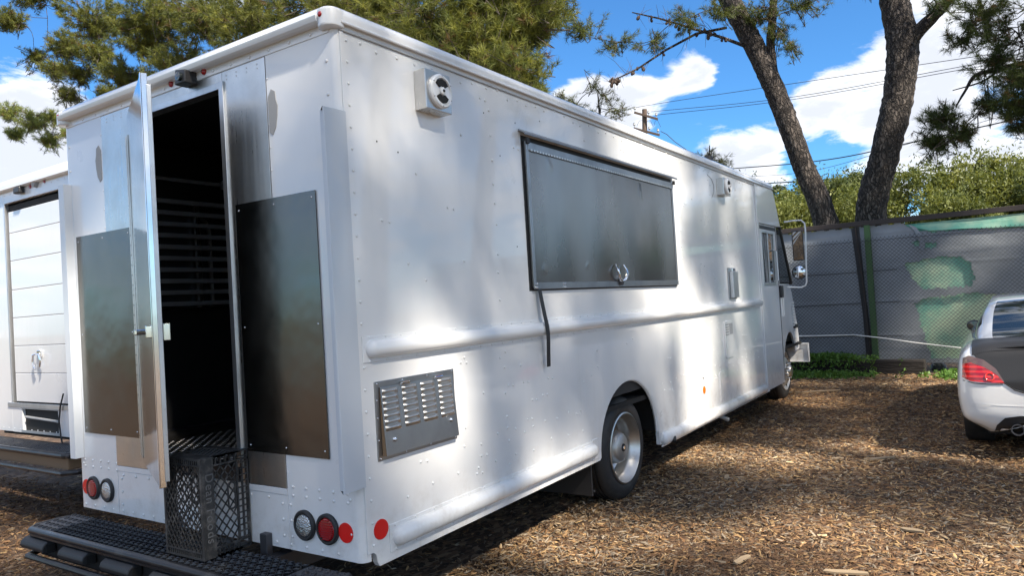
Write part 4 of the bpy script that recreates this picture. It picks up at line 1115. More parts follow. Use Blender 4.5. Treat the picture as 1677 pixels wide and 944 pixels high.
outer = [(FX0, .16), (FX1, .16), (FX1, 2.50)]
top_edge = [(FX1 - .5, 2.40), (fpt(1677, 372)[0], 2.22), (fpt(1600, 375)[0], 2.28), (fpt(1520, 378)[0], 2.30), (fpt(1492, 370)[0], 2.36), (fpt(1480, 368)[0], 2.48)]
outer = outer[:2] + [(FX1, 2.30)] + top_edge + [(FX0, 2.50)]
def inside(pt, poly):
    x, y = pt; c = False
    for i in range(len(poly)):
        (x1, y1), (x2, y2) = poly[i], poly[i - 1]
        if (y1 > y) != (y2 > y) and x < (x2 - x1) * (y - y1) / (y2 - y1) + x1: c = not c
    return c
topx = [FX0, fpt(1478, 368)[0], fpt(1492, 370)[0], fpt(1520, 378)[0], fpt(1600, 375)[0], fpt(1677, 372)[0], FX1]; topz = [2.50, 2.49, 2.36, 2.30, 2.28, 2.22, 2.30]
gx = np.concatenate([np.arange(FX0, -1.4, .15), np.arange(-1.4, 3.6, .021), np.arange(3.6, FX1, .15)]); gz = np.linspace(.16, 2.50, 108)
GX, GZ = np.meshgrid(gx, gz, indexing='ij'); jr = np.random.default_rng(3)
GXj = GX + jr.uniform(-.006, .006, GX.shape) * ((GX > -1.4) & (GX < 3.6)); GZj = GZ + jr.uniform(-.006, .006, GX.shape) * (GZ > .17) * (GZ < 2.49)
GY = FY - .012 + .005 * np.sin(GX * 2.3 + 1.5 * np.sin(GZ * 2)) + .003 * np.sin(GX * 9 + GZ * 6) * np.sin(GZ * 5 + GX) - .006 * np.exp(-((np.mod(GZ, .58) - .04) / .02) ** 2)
ids = np.arange(GX.size).reshape(GX.shape); Fs = []
tz = np.interp(gx, topx, topz)
for a in range(len(gx) - 1):
    fine_ = -1.0 < gx[a] < 3.5
    for b in range(len(gz) - 1):
        c = (gx[a] + .01, (gz[b] + gz[b + 1]) / 2)
        if c[1] > tz[a] + .012 * math.sin(gx[a] * 31): continue
        if fine_ and any(inside(c, h) for h in holes): continue
        Fs.append((ids[a, b], ids[a + 1, b], ids[a + 1, b + 1], ids[a, b + 1]))
Fs = np.array(Fs); used = np.unique(Fs); mp = np.zeros(GX.size, int); mp[used] = np.arange(len(used))
Vv = np.stack([GXj.ravel(), GY.ravel(), GZj.ravel()], 1)[used]
FP(raw_mesh('grey_sheeting', Vv, mp[Fs], 'tarp', fence, smooth=True))
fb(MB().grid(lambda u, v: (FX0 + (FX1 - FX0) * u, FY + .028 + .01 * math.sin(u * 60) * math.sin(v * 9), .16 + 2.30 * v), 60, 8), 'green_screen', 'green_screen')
# horizontal overlaps of the sheeting
for z, th in ((.62, .012), (1.18, .012), (1.72, .012)):
    mb = MB()
    mb.grid(lambda u, v: (FX0 + (fpt(1470, 450)[0] - FX0) * u, FY - .034 - .003 * math.sin(u * 40), z + .006 * math.sin(u * 23 + z * 9) + .010 * (v - .5)), 80, 1)
    fb(mb, 'sheet_seam', 'tarp_dark')
# torn flap hanging from the top
f0 = [fpt(*p) for p in ((1488, 368), (1500, 372), (1513, 388), (1516, 400), (1513, 414), (1506, 408), (1506, 395), (1499, 380))]
fb(MB().prism(f0, 'y', FY - .052, FY - .048), 'torn_flap', 'tarp')
mb = MB(); g0 = [fpt(*p) for p in ((1492, 370), (1540, 366), (1600, 362), (1677, 352), (1740, 346), (1740, 366), (1677, 371), (1600, 374), (1520, 378))]
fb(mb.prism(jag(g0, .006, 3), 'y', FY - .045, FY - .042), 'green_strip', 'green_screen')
# rails and posts
fb(MB().box(FX0, FX1, FY - .07, FY + .0, 2.50, 2.585), 'top_rail', 'fence_rail', bevel=.006)
for x in (fpt(1428, 480)[0], fpt(1428, 480)[0] - 3.1, fpt(1428, 480)[0] + 3.1, fpt(1428, 480)[0] + 6.2, fpt(1428, 480)[0] - 6.2):
    fb(MB().box(x - .045, x + .045, FY - .10, FY - .015, 0, 2.50), 'post', 'post_green', bevel=.004)
xs = fpt(1410, 480)[0]
fb(MB().prism([(xs - .08, 2.49), (xs + .045, 2.49), (xs + .07, 1.5), (xs + .12, .5), (xs + .12, .12), (xs + .02, .12), (xs + .01, 1.0), (xs - .04, 1.9)], 'y', FY - .035, FY - .02), 'dark_strip', 'tarp_dark', bevel=.003)
fb(MB().tube([(xs + .09, FY - .06, .12), (xs + .06, FY - .06, 1.3), (xs - .01, FY - .06, 2.48)], .016, 8), 'dark_pipe', 'fence_rail')
# chain link mesh
P_ = .062; zt_, zb_ = 2.26, .12; mb = MB(); V = []; Fq = []
nx0 = int((3.9 + 3.2) / P_)
def wire(p, q, r=.0030):
    p = np.array(p); q = np.array(q); a = q - p; a /= np.linalg.norm(a); n1 = np.array([0, 1, 0]); n2 = np.cross(a, n1); k = len(V)
    for c in (p, q):
        for t in (0, 2.094, 4.189): V.append(c + r * (math.cos(t) * n1 + math.sin(t) * n2))
    for j in range(3): Fq.append((k + j, k + (j + 1) % 3, k + 3 + (j + 1) % 3, k + 3 + j))
Hh = zt_ - zb_
for i in range(-40, nx0):
    x = -3.2 + i * P_
    for sg in (1, -1):
        xa_, xb_ = (x, x + Hh) if sg > 0 else (x + Hh, x)
        p, q = [xa_, FY - .115 + .006 * sg, zb_], [xb_, FY - .115 + .006 * sg, zt_]
        lo_, hi_ = -3.2, 3.9
        def at_x(xx): t = (xx - xa_) / (xb_ - xa_); return [xx, p[1], zb_ + t * Hh]
        if max(xa_, xb_) < lo_ or min(xa_, xb_) > hi_: continue
        ends = sorted([p, q], key=lambda e: e[0])
        if ends[0][0] < lo_: ends[0] = at_x(lo_)
        if ends[1][0] > hi_: ends[1] = at_x(hi_)
        wire(ends[0], ends[1])
for i in range(int(7.1 / P_)):
    x = -3.2 + i * P_; wire([x + Hh % P_, FY - .115, zt_], [x + Hh % P_ + .012, FY - .115, zt_ + .03]); wire([x + Hh % P_ + .024, FY - .115, zt_], [x + Hh % P_ + .012, FY - .115, zt_ + .03])
FP(tag(raw_mesh('chain_link', np.array(V), np.array(Fq), 'wire', fence), kind='stuff'))
fb(MB().tube([(-3.2, FY - .115, 2.235), (3.9, FY - .115, 2.235)], .004, 6), 'tension_wire', 'wire')

# railway sleepers along the fence foot
for k, (x0, x1, y, h) in enumerate(((-3.9, -1.35, FY - .33, .22), (-1.3, 1.35, FY - .30, .24))):
    o = MB().box(-(x1 - x0) / 2, (x1 - x0) / 2, -.12, .12, 0, h).build('timber_sleeper', 'tie_wood', None, bevel=.018)
    o.location = ((x0 + x1) / 2, y, 0)
    tag(o, ('dark timber sleeper at the fence foot, half covered by ivy', 'dark timber sleeper at the fence foot straight ahead of the food truck bonnet')[1 - k], 'timber')
# pale line from the truck's nose to the car
rp = [at(1308, 551, y=9.02), at(1340, 550, y=9.3), at(1398, 549, y=9.8), at(1440, 553, y=9.3), at(1500, 562, y=8.3), at(1560, 569, y=7.4), at(1590, 573, y=6.9)]
rp = [at(1304, 551, y=9.5), at(1340, 550.5, y=10.4), at(1398, 549, y=11.25), at(1440, 553.5, y=11.27), at(1500, 562, y=11.29), at(1560, 569, y=11.3), at(1640, 578, y=11.3)]
tag(MB().tube(rp, .011, 8).build('pale_hose', 'rope', None), 'thin pale hose strung along the fence behind the white car', 'hose')
# rubbish by the fence
p = at(1537, 603, z=.04)
o = MB().lathe([(.0005, 0), (.09, 0), (.11, .03), (.105, .10), (.07, .16), (.0005, .17)], (0, 0, 0), 'z', 14).build('rubbish_bag', 'black_plastic', None); o.location = (p[0], p[1], 0); o.scale = (1.1, .8, .8)
tag(o, 'small black rubbish bag at the foot of the torn green screen', 'bag')
t_ = MB().box(-.06, .04, -.078, -.066, .085, .125).build('white_label', 'white_paint', o, bevel=.004)

#@@CAR
# ================================================================== CAR (white saloon with a carbon boot lid)
CXM, CYR = 2.955, 4.86             # centre line x, rear bumper y
car = thing('parked_car', 'white saloon car with a dark carbon boot lid and red tail lights', 'car', (CXM, CYR + 2.4, 0))
def KP(o): o.matrix_parent_inverse = Matrix.Translation((-CXM, -(CYR + 2.4), 0)); return o
def cspline(keys, xs):
    """smooth interpolation of rows of values over sorted keys"""
    ks = np.array([k for k, _ in keys]); vs = np.array([v for _, v in keys], float)
    m_ = np.gradient(vs, ks, axis=0) if len(ks) > 2 else np.zeros_like(vs)
    d_ = np.diff(vs, axis=0) / np.diff(ks)[:, None]
    m_ = np.zeros_like(vs); m_[1:-1] = np.where(d_[1:] * d_[:-1] > 0, 2 * d_[1:] * d_[:-1] / (d_[1:] + d_[:-1] + 1e-12), 0); m_[0] = d_[0]; m_[-1] = d_[-1]
    out = []
    for x in xs:
        i = int(np.clip(np.searchsorted(ks, x) - 1, 0, len(ks) - 2)); h = ks[i + 1] - ks[i]; t = (x - ks[i]) / h
        out.append((2 * t ** 3 - 3 * t * t + 1) * vs[i] + (t ** 3 - 2 * t * t + t) * h * m_[i] + (-2 * t ** 3 + 3 * t * t) * vs[i + 1] + (t ** 3 - t * t) * h * m_[i + 1])
    return np.array(out)
# half sections: (half width, z) at sill, lower flank, mid flank, shoulder, deck edge, deck centre ; keys: distance from the tail
SEC = [
    (0.000, [.30, .36, .62, .42, .70, .52, .70, .62, .62, .66, .0, .68]),
    (0.030, [.52, .28, .82, .38, .86, .53, .85, .66, .74, .74, .0, .78]),
    (0.090, [.66, .24, .88, .36, .905, .54, .885, .78, .72, .905, .0, .935]),
    (0.200, [.72, .22, .905, .36, .925, .56, .895, .83, .73, .955, .0, .985]),
    (0.450, [.76, .21, .92, .36, .935, .58, .90, .85, .75, .965, .0, .985]),
    (0.900, [.78, .20, .925, .36, .942, .60, .905, .86, .77, .955, .0, .975]),
    (1.700, [.78, .19, .92, .36, .935, .60, .90, .86, .78, .94, .0, .96]),
    (3.200, [.78, .19, .92, .36, .935, .60, .90, .85, .76, .93, .0, .95]),
    (4.100, [.78, .20, .92, .36, .930, .58, .88, .80, .70, .87, .0, .90]),
    (4.600, [.74, .22, .88, .36, .88, .56, .82, .70, .62, .77, .0, .80]),
    (4.800, [.60, .26, .74, .38, .74, .52, .68, .62, .50, .66, .0, .69])]
ys = np.concatenate([np.linspace(0, .25, 16), np.linspace(.30, 4.5, 46), np.linspace(4.55, 4.8, 8)])
rows = cspline(SEC, ys)
def section(r):
    pts = r.reshape(6, 2); tt = np.arange(6.0)
    f = cspline([(k, pts[k]) for k in range(6)], np.linspace(0, 5, 26))
    return f
vs = []; ncol = 51
for yv, r in zip(ys, rows):
    f = section(r); half = [(x, z) for x, z in f]
    full = [(-x, z) for x, z in half] + [(x, z) for x, z in half[::-1][1:]]
    vs += [(CXM + x, CYR + yv, z) for x, z in full]
nr = len(ys)
fs = [(i * ncol + j, (i + 1) * ncol + j, (i + 1) * ncol + j + 1, i * ncol + j + 1) for i in range(nr - 1) for j in range(ncol - 1)]
fs += [tuple(range(ncol)), tuple(range((nr - 1) * ncol, nr * ncol))[::-1]]
# wheel arches: drop faces over the wheels
AX = (.95, 3.83)
def keep(f):
    c = np.mean([vs[k] for k in f], axis=0)
    if len(f) > 4: return True
    return not any((c[1] - CYR - a) ** 2 + (c[2] - .30) ** 2 < .325 ** 2 and abs(c[0] - CXM) > .6 for a in AX)
body_mb = MB().add(vs, [f for f in fs if keep(f)])
body = KP(body_mb.build('car_body', 'car_white', car, angle=50))
bvh = BVHTree.FromPolygons([Vector(v) for v in vs], fs)
def patch(lo, hi, n, m_, off=.006):
    """patch on the tail between two outline curves given as (dx,z) from the car centre; cast along +y"""
    def ev(c, t):
        t *= len(c) - 1; i = min(int(t), len(c) - 2); f = t - i
        return np.array(c[i]) * (1 - f) + np.array(c[i + 1]) * f
    def fn(u, v):
        p = ev(lo, u) * (1 - v) + ev(hi, u) * v
        h = bvh.ray_cast(Vector((CXM + p[0], CYR - 2, p[1])), Vector((0, 1, 0)))
        y = h[0].y if h[0] is not None else CYR + .25
        return (CXM + p[0], y - off, p[1])
    return MB().grid(fn, n, m_)
# tail lights: left one is in view, the right one mirrors it
for sg in (-1, 1):
    mir = lambda c: [(sg * abs(a), b) for a, b in c]
    lo = mir([(.875, .672), (.80, .655), (.70, .648), (.588, .648)]); hi = mir([(.860, .795), (.80, .795), (.70, .745), (.588, .655)])
    hi = mir([(.872, .800), (.81, .812), (.71, .770), (.635, .715), (.588, .652)]); lo = mir([(.880, .690), (.82, .662), (.73, .652), (.66, .649), (.585, .648)])
    tl = KP(patch(lo, hi, 24, 10, .010).build('tail_light', 'tail_red', car, angle=60))
    hi2 = mir([(.868, .845), (.82, .868), (.72, .835), (.64, .765), (.588, .662)])
    patch(mir([(.872, .801), (.81, .813), (.71, .771), (.635, .716), (.588, .653)]), hi2, 20, 6, .009).build('smoked_upper_lens', 'tail_smoke', tl, angle=60)
    rg = [(.685 + .030 * math.cos(t), .697 + .030 * math.sin(t)) for t in np.linspace(0, 2 * math.pi, 20)]
    pts = []
    for a, b in rg:
        h = bvh.ray_cast(Vector((CXM + sg * a, CYR - 2, b)), Vector((0, 1, 0))); pts.append((CXM + sg * a, h[0].y - .014, b))
    MB().tube(pts, .006, 6).build('light_ring', 'tail_ring', tl)
# carbon boot lid wraps over the deck edge
def lid_pt(x, z): pass
lo = [(-.60, .665), (-.52, .600), (-.42, .565), (0, .555), (.42, .565), (.52, .600), (.60, .665)]
hi = [(-.80, .885), (-.60, .915), (-.42, .92), (0, .925), (.42, .92), (.60, .915), (.80, .885)]
lid = KP(patch(lo, hi, 40, 14, .007).build('boot_lid', 'carbon', car, angle=60, label='dark carbon boot lid'))
def deck(u, v):
    x = -.80 + 1.60 * u; y = .075 + .50 * v
    h = bvh.ray_cast(Vector((CXM + x, CYR + y, 3)), Vector((0, 0, -1)))
    return (CXM + x, CYR + y, (h[0].z if h[0] is not None else .95) + .007 + .012 * max(0, 1 - v * 4))
MB().grid(deck, 40, 14).build('boot_deck', 'carbon', lid, angle=60)
# spoiler lip
MB().tube([(CXM + x, CYR + .075 + .05 * (x / .8) ** 2, .955 - .06 * abs(x / .82) ** 2.2) for x in np.linspace(-.80, .80, 21)], [.006 + .012 * (1 - abs(t) ** 3) for t in np.linspace(-1, 1, 21)], 8).build('spoiler_lip', 'carbon', lid)
# number plate recess, black diffuser and exhausts
KP(patch([(-.26, .60), (.26, .60)], [(-.26, .70), (.26, .70)], 6, 2, .012).build('number_plate', 'white_paint', car))
df = KP(patch([(-.68, .235), (-.6, .215), (.6, .215), (.68, .235)], [(-.66, .30), (-.60, .365), (-.5, .385), (.5, .385), (.60, .365), (.66, .30)], 30, 6, .008).build('rear_diffuser', 'black_plastic', car, angle=60))
for x in (-.52, -.42, .42, .52):
    MB().lathe([(.045, -.06), (.047, -.075), (.038, -.075), (.036, .05)], (CXM + x, CYR + .05, .275), 'y', 20).build('exhaust_tip', 'dark_steel', df)
KP(patch([(-.88, .47), (0, .455), (.88, .47)], [(-.88, .478), (0, .463), (.88, .478)], 30, 1, .004).build('bumper_crease', 'car_white', car))
mb = MB()
def tailpt(x, z, off=.0085):
    h = bvh.ray_cast(Vector((CXM + x, CYR - 2, z)), Vector((0, 1, 0))); return (CXM + x, (h[0].y if h[0] is not None else CYR + .1) - off, z)
for c in ([(-.595, .655), (-.52, .592), (-.42, .557), (0, .547), (.42, .557), (.52, .592), (.595, .655)],):
    pp = []
    for i in range(len(c) - 1):
        for t in np.linspace(0, 1, 5)[:-1]: pp.append(tailpt(c[i][0] + (c[i + 1][0] - c[i][0]) * t, c[i][1] + (c[i + 1][1] - c[i][1]) * t, .004))
    KP(MB().tube(pp, .004, 5).build('shut_line', 'ss_shadow', car))
for sg in (-1, 1):
    KP(MB().tube([tailpt(sg * x, z, .004) for x, z in ((.875, .665), (.80, .645), (.70, .638), (.60, .640))], .0035, 5).build('shut_line', 'ss_shadow', car))
# greenhouse: glass shell with white roof and pillars
GH = [(.62, [.74, .955, .71, .965]), (.72, [.755, .95, .715, .985]), (.95, [.775, .95, .705, 1.09]), (1.20, [.79, .945, .685, 1.195]), (1.45, [.80, .94, .655, 1.262]), (1.9, [.805, .935, .635, 1.302]), (2.4, [.80, .93, .62, 1.308]), (2.75, [.79, .93, .60, 1.285]), (3.1, [.78, .93, .62, 1.17]), (3.45, [.76, .935, .66, .99])]
gy = np.linspace(.62, 3.45, 40); gr = cspline(GH, gy); gv = []; GN = 21
for y, r in zip(gy, gr):
    bw, bz, tw, tz = r; crown = .028
    side = [(bw + (tw - bw) * t + .025 * math.sin(math.pi * t), bz + (tz - bz) * t) for t in np.linspace(0, 1, 7)]
    top = [(tw * (1 - t), tz + crown * (1 - (1 - t) ** 2)) for t in (.09, .3, .62, 1.0)]
    h = side + top; full = [(-x, z) for x, z in h] + [(x, z) for x, z in h[::-1][1:]]
    gv += [(CXM + x, CYR + y, z) for x, z in full]
gv = np.array(gv); GNc = len(full)
def gface(sel): 
    F_ = []
    for i in range(len(gy) - 1):
        for j in range(GNc - 1):
            if sel((gy[i] + gy[i + 1]) / 2, j): F_.append((i * GNc + j, (i + 1) * GNc + j, (i + 1) * GNc + j + 1, i * GNc + j + 1))
    return F_
topj = lambda j: 6 <= j < GNc - 7
def kind_(y, j):
    if topj(j):
        edge = (j <= 6 or j >= GNc - 8)
        if y < 1.50: return 'white' if edge else 'rear'
        if y > 2.72: return 'white' if edge else 'front'
        return 'white'
    jj = j if j < 6 else GNc - 2 - j
    if y < 1.0 or y > 3.1: return 'white'
    if jj >= 5: return 'white'
    if abs(y - 2.15) < .05: return 'white'
    return 'side'
def gpart(sel):
    F_ = gface(sel); used = sorted({k for f in F_ for k in f}); mp = {k: i for i, k in enumerate(used)}
    return MB().add([gv[k] for k in used], [tuple(mp[k] for k in f) for f in F_])
KP(gpart(lambda y, j: kind_(y, j) == 'white').build('roof', 'car_white', car, angle=60))
rw = KP(gpart(lambda y, j: kind_(y, j) == 'rear').build('rear_window', 'glass_dark', car, angle=60))
KP(gpart(lambda y, j: kind_(y, j) == 'front').build('windscreen', 'glass_dark', car, angle=60))
for lft in (True, False):
    for rr_ in (True, False):
        KP(gpart(lambda y, j: kind_(y, j) == 'side' and (j < 7) == lft and (y < 2.15) == rr_).build('side_window', 'glass_dark', car, angle=60))
for sg in (-1, 1):
    mm = KP(MB().lathe([(.0005, -.05), (.05, -.045), (.075, -.01), (.078, .03), (.05, .06), (.0005, .07)], (0, 0, 0), 'y', 16, 1).build('door_mirror', 'black_plastic', car, angle=60))
    for v in mm.data.vertices: v.co = (CXM + sg * .83 + v.co.x * 1.0, CYR + 2.95 + v.co.y, .955 + v.co.z * .85)
    g2 = MB().lathe([(.066, -.052), (.0005, -.054)], (0, 0, 0), 'y', 16, 1).build('mirror_glass', 'glass_dark', mm)
    for v in g2.data.vertices: v.co = (CXM + sg * .83 + v.co.x * 1.0, CYR + 2.95 + v.co.y, .955 + v.co.z * .8)
    for a in AX:
        wx = CXM + sg * .91
        wh = KP(MB().lathe([(.235, -.02), (.238, .0), (.225, .0), (.215, -.03), (.08, -.015), (.0005, -.01)], (wx, CYR + a, .315), 'x', 32, sg).build('wheel', 'dark_steel', car, angle=50))
        MB().lathe([(.232, -.01), (.25, .004), (.29, .002), (.308, -.02), (.315, -.04), (.315, -.20), (.30, -.225), (.232, -.23)], (wx, CYR + a, .315), 'x', 40, sg).build('tyre', 'tyre_rubber', wh, angle=40)
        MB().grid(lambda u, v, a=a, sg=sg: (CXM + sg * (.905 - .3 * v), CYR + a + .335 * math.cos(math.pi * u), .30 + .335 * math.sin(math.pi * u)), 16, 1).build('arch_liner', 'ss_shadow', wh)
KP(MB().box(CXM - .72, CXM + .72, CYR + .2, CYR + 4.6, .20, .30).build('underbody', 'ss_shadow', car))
for sg in (-1, 1): 
    KP(MB().prism([(CXM + sg * .45, .72), (CXM + sg * .70, .70), (CXM + sg * .78, .62), (CXM + sg * .5, .62)], 'y', CYR + 4.66, CYR + 4.74).build('headlight', 'clear_lens', car))

#@@TREES
# ================================================================== TREES
def needle_mesh(name, pts, dirs, parent, nn=14, L=.13, wd=.008, pal=((.060, .085, .018), (.13, .15, .03)), shade=None, seed=1, matn='needle'):
    """needle tufts: pts (n,3), dirs (n,3); one thin triangle per needle"""
    r = np.random.default_rng(seed); n = len(pts); N = n * nn
    P0 = np.repeat(pts, nn, 0); D = np.repeat(dirs, nn, 0)
    q = r.normal(size=(N, 3)); q /= np.linalg.norm(q, axis=1)[:, None]
    d_ = D * r.uniform(.25, 1.1, (N, 1)) + q * .72; d_ /= np.linalg.norm(d_, axis=1)[:, None]
    s = np.cross(d_, r.normal(size=(N, 3))); s /= np.linalg.norm(s, axis=1)[:, None]
    Ln = L * r.uniform(.6, 1.15, (N, 1)); base = P0 + D * r.uniform(-.04, .04, (N, 1)) * (L / .13)
    V = np.empty((N, 3, 3)); V[:, 0] = base + s * wd / 2; V[:, 1] = base - s * wd / 2; V[:, 2] = base + d_ * Ln
    t = np.repeat(r.uniform(0, 1, (n, 1)) ** 1.3, nn, 0) * .75 + r.uniform(0, .25, (N, 1))
    c = np.array(pal[0]) * (1 - t) + np.array(pal[1]) * t
    dead = np.repeat(r.uniform(0, 1, (n, 1)) < .04, nn, 0); c = np.where(dead, np.array([.16, .10, .045]), c)
    return raw_mesh(name, V.reshape(-1, 3), np.arange(N * 3).reshape(-1, 3), matn, parent, np.repeat(c, 3, 0))
def wob_path(p, q, n, amp, r_):
    p, q = np.array(p, float), np.array(q, float); L = np.linalg.norm(q - p); out = []
    o1, o2 = r_.normal(size=3), r_.normal(size=3)
    for i in range(n + 1):
        t = i / n; out.append(p + (q - p) * t + amp * L * (math.sin(math.pi * t) * o1 + .5 * math.sin(2 * math.pi * t) * o2) * .5)
    return out
def bark_tube(pts, rs, n=14, r_=None, rough=.06):
    mb = MB().tube(pts, rs, n, caps=False)
    vv = np.array(mb.v); cen = np.repeat(np.array(pts), n, 0)
    f = 1 + rough * (r_ or rng).normal(size=(len(vv), 1)); mb.v = [tuple(v) for v in cen + (vv - cen) * f]
    return mb
def clump_twigs(r_, c, rad, ntw, tw_len, ntuft, anchor, upw=.25):
    """twigs scattered in an ellipsoid; returns tuft points, directions and twig polylines"""
    T, D, tw = [], [], []
    rad = np.array(rad if hasattr(rad, '__len__') else (rad * r_.uniform(.9, 1.45), rad * r_.uniform(.9, 1.45), rad * r_.uniform(.5, .8))); c = np.array(c)
    for k in range(ntw):
        q = r_.normal(size=3); q /= np.linalg.norm(q); q *= r_.uniform(.15, 1.0) ** .45
        tip = c + q * rad
        d_ = (tip - (c - np.array([0, 0, .35 * rad[2]]))); d_ = d_ / (np.linalg.norm(d_) + 1e-6) + np.array([0, 0, upw]) + .35 * r_.normal(size=3)
        d_ /= np.linalg.norm(d_); L = tw_len * r_.uniform(.5, 1.7); st = tip - d_ * L
        path = [st + d_ * L * t + np.array([0, 0, .12 * L * t * t]) for t in np.linspace(0, 1, 4)]; tw.append(path)
        for t in np.linspace(.12, 1, ntuft):
            side = np.cross(d_, r_.normal(size=3)); side /= np.linalg.norm(side) + 1e-6
            T.append(st + d_ * L * t + side * r_.uniform(0, .10) * (1.3 - t) * tw_len * 2); D.append(d_ * .8 + side * .7)
    D = np.array(D); D /= np.linalg.norm(D, axis=1)[:, None]
    return np.array(T), D, tw
def pine(name, label, base, trunk, r0, r1, clumps, group, seed, nn=14, L=.13, wd=.009, pal=((.055, .078, .020), (.25, .25, .052)), tw_r=.007, dens=26, tw_len=.5, extra=None, ntuft=9, fork=None):
    """trunk: polyline of world points; clumps: (centre, radius, density)"""
    r_ = np.random.default_rng(seed); root = thing(name, label, 'tree', tuple(base), group)
    inv = Matrix.Translation((-base[0], -base[1], -base[2]))
    def fix(o): o.matrix_parent_inverse = inv; return o
    n = len(trunk); pts = cspline([(i, trunk[i]) for i in range(n)], np.linspace(0, n - 1, n * 14)); rs = np.interp(np.linspace(0, 1, len(pts)), np.linspace(0, 1, len(r0)), r0) if hasattr(r0, '__len__') else np.linspace(r0, r1, len(pts))
    tr = fix(bark_tube(pts, rs, 26, r_, .035).build('trunk', 'bark', root, angle=80))
    if fork is not None:
        for pth, ra, rb in fork:
            k = len(pth); pf = cspline([(i, pth[i]) for i in range(k)], np.linspace(0, k - 1, k * 4)) if k > 2 else np.array(pth)
            fix(bark_tube(pf, np.linspace(ra, rb, len(pf)), 12, r_).build('limb', 'bark', root, angle=80))
    Ts, Ds, tw_mb, limb_mb = [], [], MB(), []
    sk = [np.array(p) for p in pts[len(pts) // 4:]]; pen = [.9] * len(sk); skr = list(rs[len(pts) // 4:])
    if fork is not None:
        for pth, ra, rb in fork:
            for i in range(len(pth)): sk.append(np.array(pth[i])); pen.append(.3); skr.append(ra + (rb - ra) * i / len(pth))
    tp = np.array(pts); todo = sorted(clumps, key=lambda q: np.min(np.linalg.norm(tp - np.array(q[0]), axis=1)))
    for (c, rad, dn) in todo:
        c = np.array(c); S = np.array(sk); d2 = np.linalg.norm(S - c, axis=1) + np.array(pen) + .9 * np.maximum(0, S[:, 2] - c[2] - .2)
        ia = int(np.argmin(d2)); a = S[ia]
        lp_ = wob_path(a, c, 8, .16, r_)
        rl = np.linspace(min(.055, .55 * skr[ia], .018 + .014 * np.linalg.norm(c - a)), .010, 9)
        for i in range(3, 9): sk.append(np.array(lp_[i])); pen.append(0.0); skr.append(rl[i])
        fix(bark_tube(lp_, rl, 7, r_, .03).build('limb', 'bark', root, angle=80))
        T, D, tw = clump_twigs(r_, c, rad, max(3, int(dens * dn)), tw_len, ntuft, a)
        Ts.append(T); Ds.append(D)
        for pth in tw:
            j = lp_[int(np.argmin([np.linalg.norm(q - pth[0]) for q in lp_]))]; tw_mb.tube([j, (np.array(j) + pth[0]) / 2 + np.array([0, 0, -.03])] + pth, [tw_r * 1.4, tw_r * 1.2, tw_r, tw_r * .9, tw_r * .7, tw_r * .4], 4, caps=False)
    if tw_mb.v: fix(tag(tw_mb.build('twigs', 'twig', root, smooth=False), kind='stuff'))
    if Ts: fix(tag(needle_mesh('crown', np.concatenate(Ts), np.concatenate(Ds), root, nn, L, wd, pal, seed=seed), kind='stuff'))
    return root
def A(px, py, y): return at(px, py, y=y)

# --- the large pine behind the two vans
cl = []
for (px, py, y, rad, dn) in [
    (60, -20, 8.2, .95, 1.3), (150, 25, 8.0, .95, 1.4), (240, 55, 7.6, 1.0, 1.6), (210, 120, 7.8, .62, 1.0), (300, 100, 7.4, .7, 1.2), (340, 20, 7.2, 1.0, 1.6), (430, 40, 6.8, .9, 1.5),
    (520, 0, 6.6, 1.0, 1.5), (600, 10, 6.4, .9, 1.5), (690, 20, 6.3, .9, 1.5), (770, 60, 6.3, .75, 1.3), (835, 110, 6.4, .55, 1.0), (800, -20, 6.6, .8, 1.3), (720, 100, 6.6, .6, .9), (860, 40, 6.8, .5, .8), (640, 70, 6.6, .6, 1.0),
    (100, -140, 8.4, 1.2, 1.2), (300, -130, 7.8, 1.3, 1.3), (480, -150, 7.2, 1.3, 1.3), (660, -140, 6.8, 1.2, 1.2), (840, -110, 6.8, .8, 1.0), (200, -300, 8.6, 1.4, 1.0), (450, -320, 7.8, 1.5, 1.0), (700, -300, 7.2, 1.4, .9),
    (110, 150, 8.3, .30, .45), (160, 190, 8.2, .30, .45), (200, 205, 8.1, .28, .4), (230, 165, 7.9, .4, .6), (90, 110, 8.4, .35, .5), (20, 30, 8.6, .6, .8), (110, 70, 8.1, .55, .8), (160, 85, 8.0, .5, .8), (260, 10, 7.5, .9, 1.2), (390, 90, 7.1, .6, .9), (480, 70, 6.8, .6, .9), (560, 60, 6.6, .6, .9), (850, 150, 6.5, .40, .6), (880, 0, 6.9, .6, .8), (800, 120, 6.4, .45, .7),
    (130, 115, 8.1, .40, .5), (180, 150, 8.2, .35, .5), (60, 90, 8.6, .35, .4)]:
    cl.append((A(px, py, y), rad, dn))
tb_ = A(380, 470, 8.6); tb_[2] = 0
pine('pine_tree', 'large spreading pine rising behind the food truck roof', tb_, [tb_, A(390, 300, 8.5), A(410, 100, 8.2), A(420, -150, 7.8), A(430, -420, 7.6)], .32, .08, cl, 'pines around the yard', 21, nn=26, L=.14, wd=.0085, dens=62, tw_len=.55, ntuft=10)
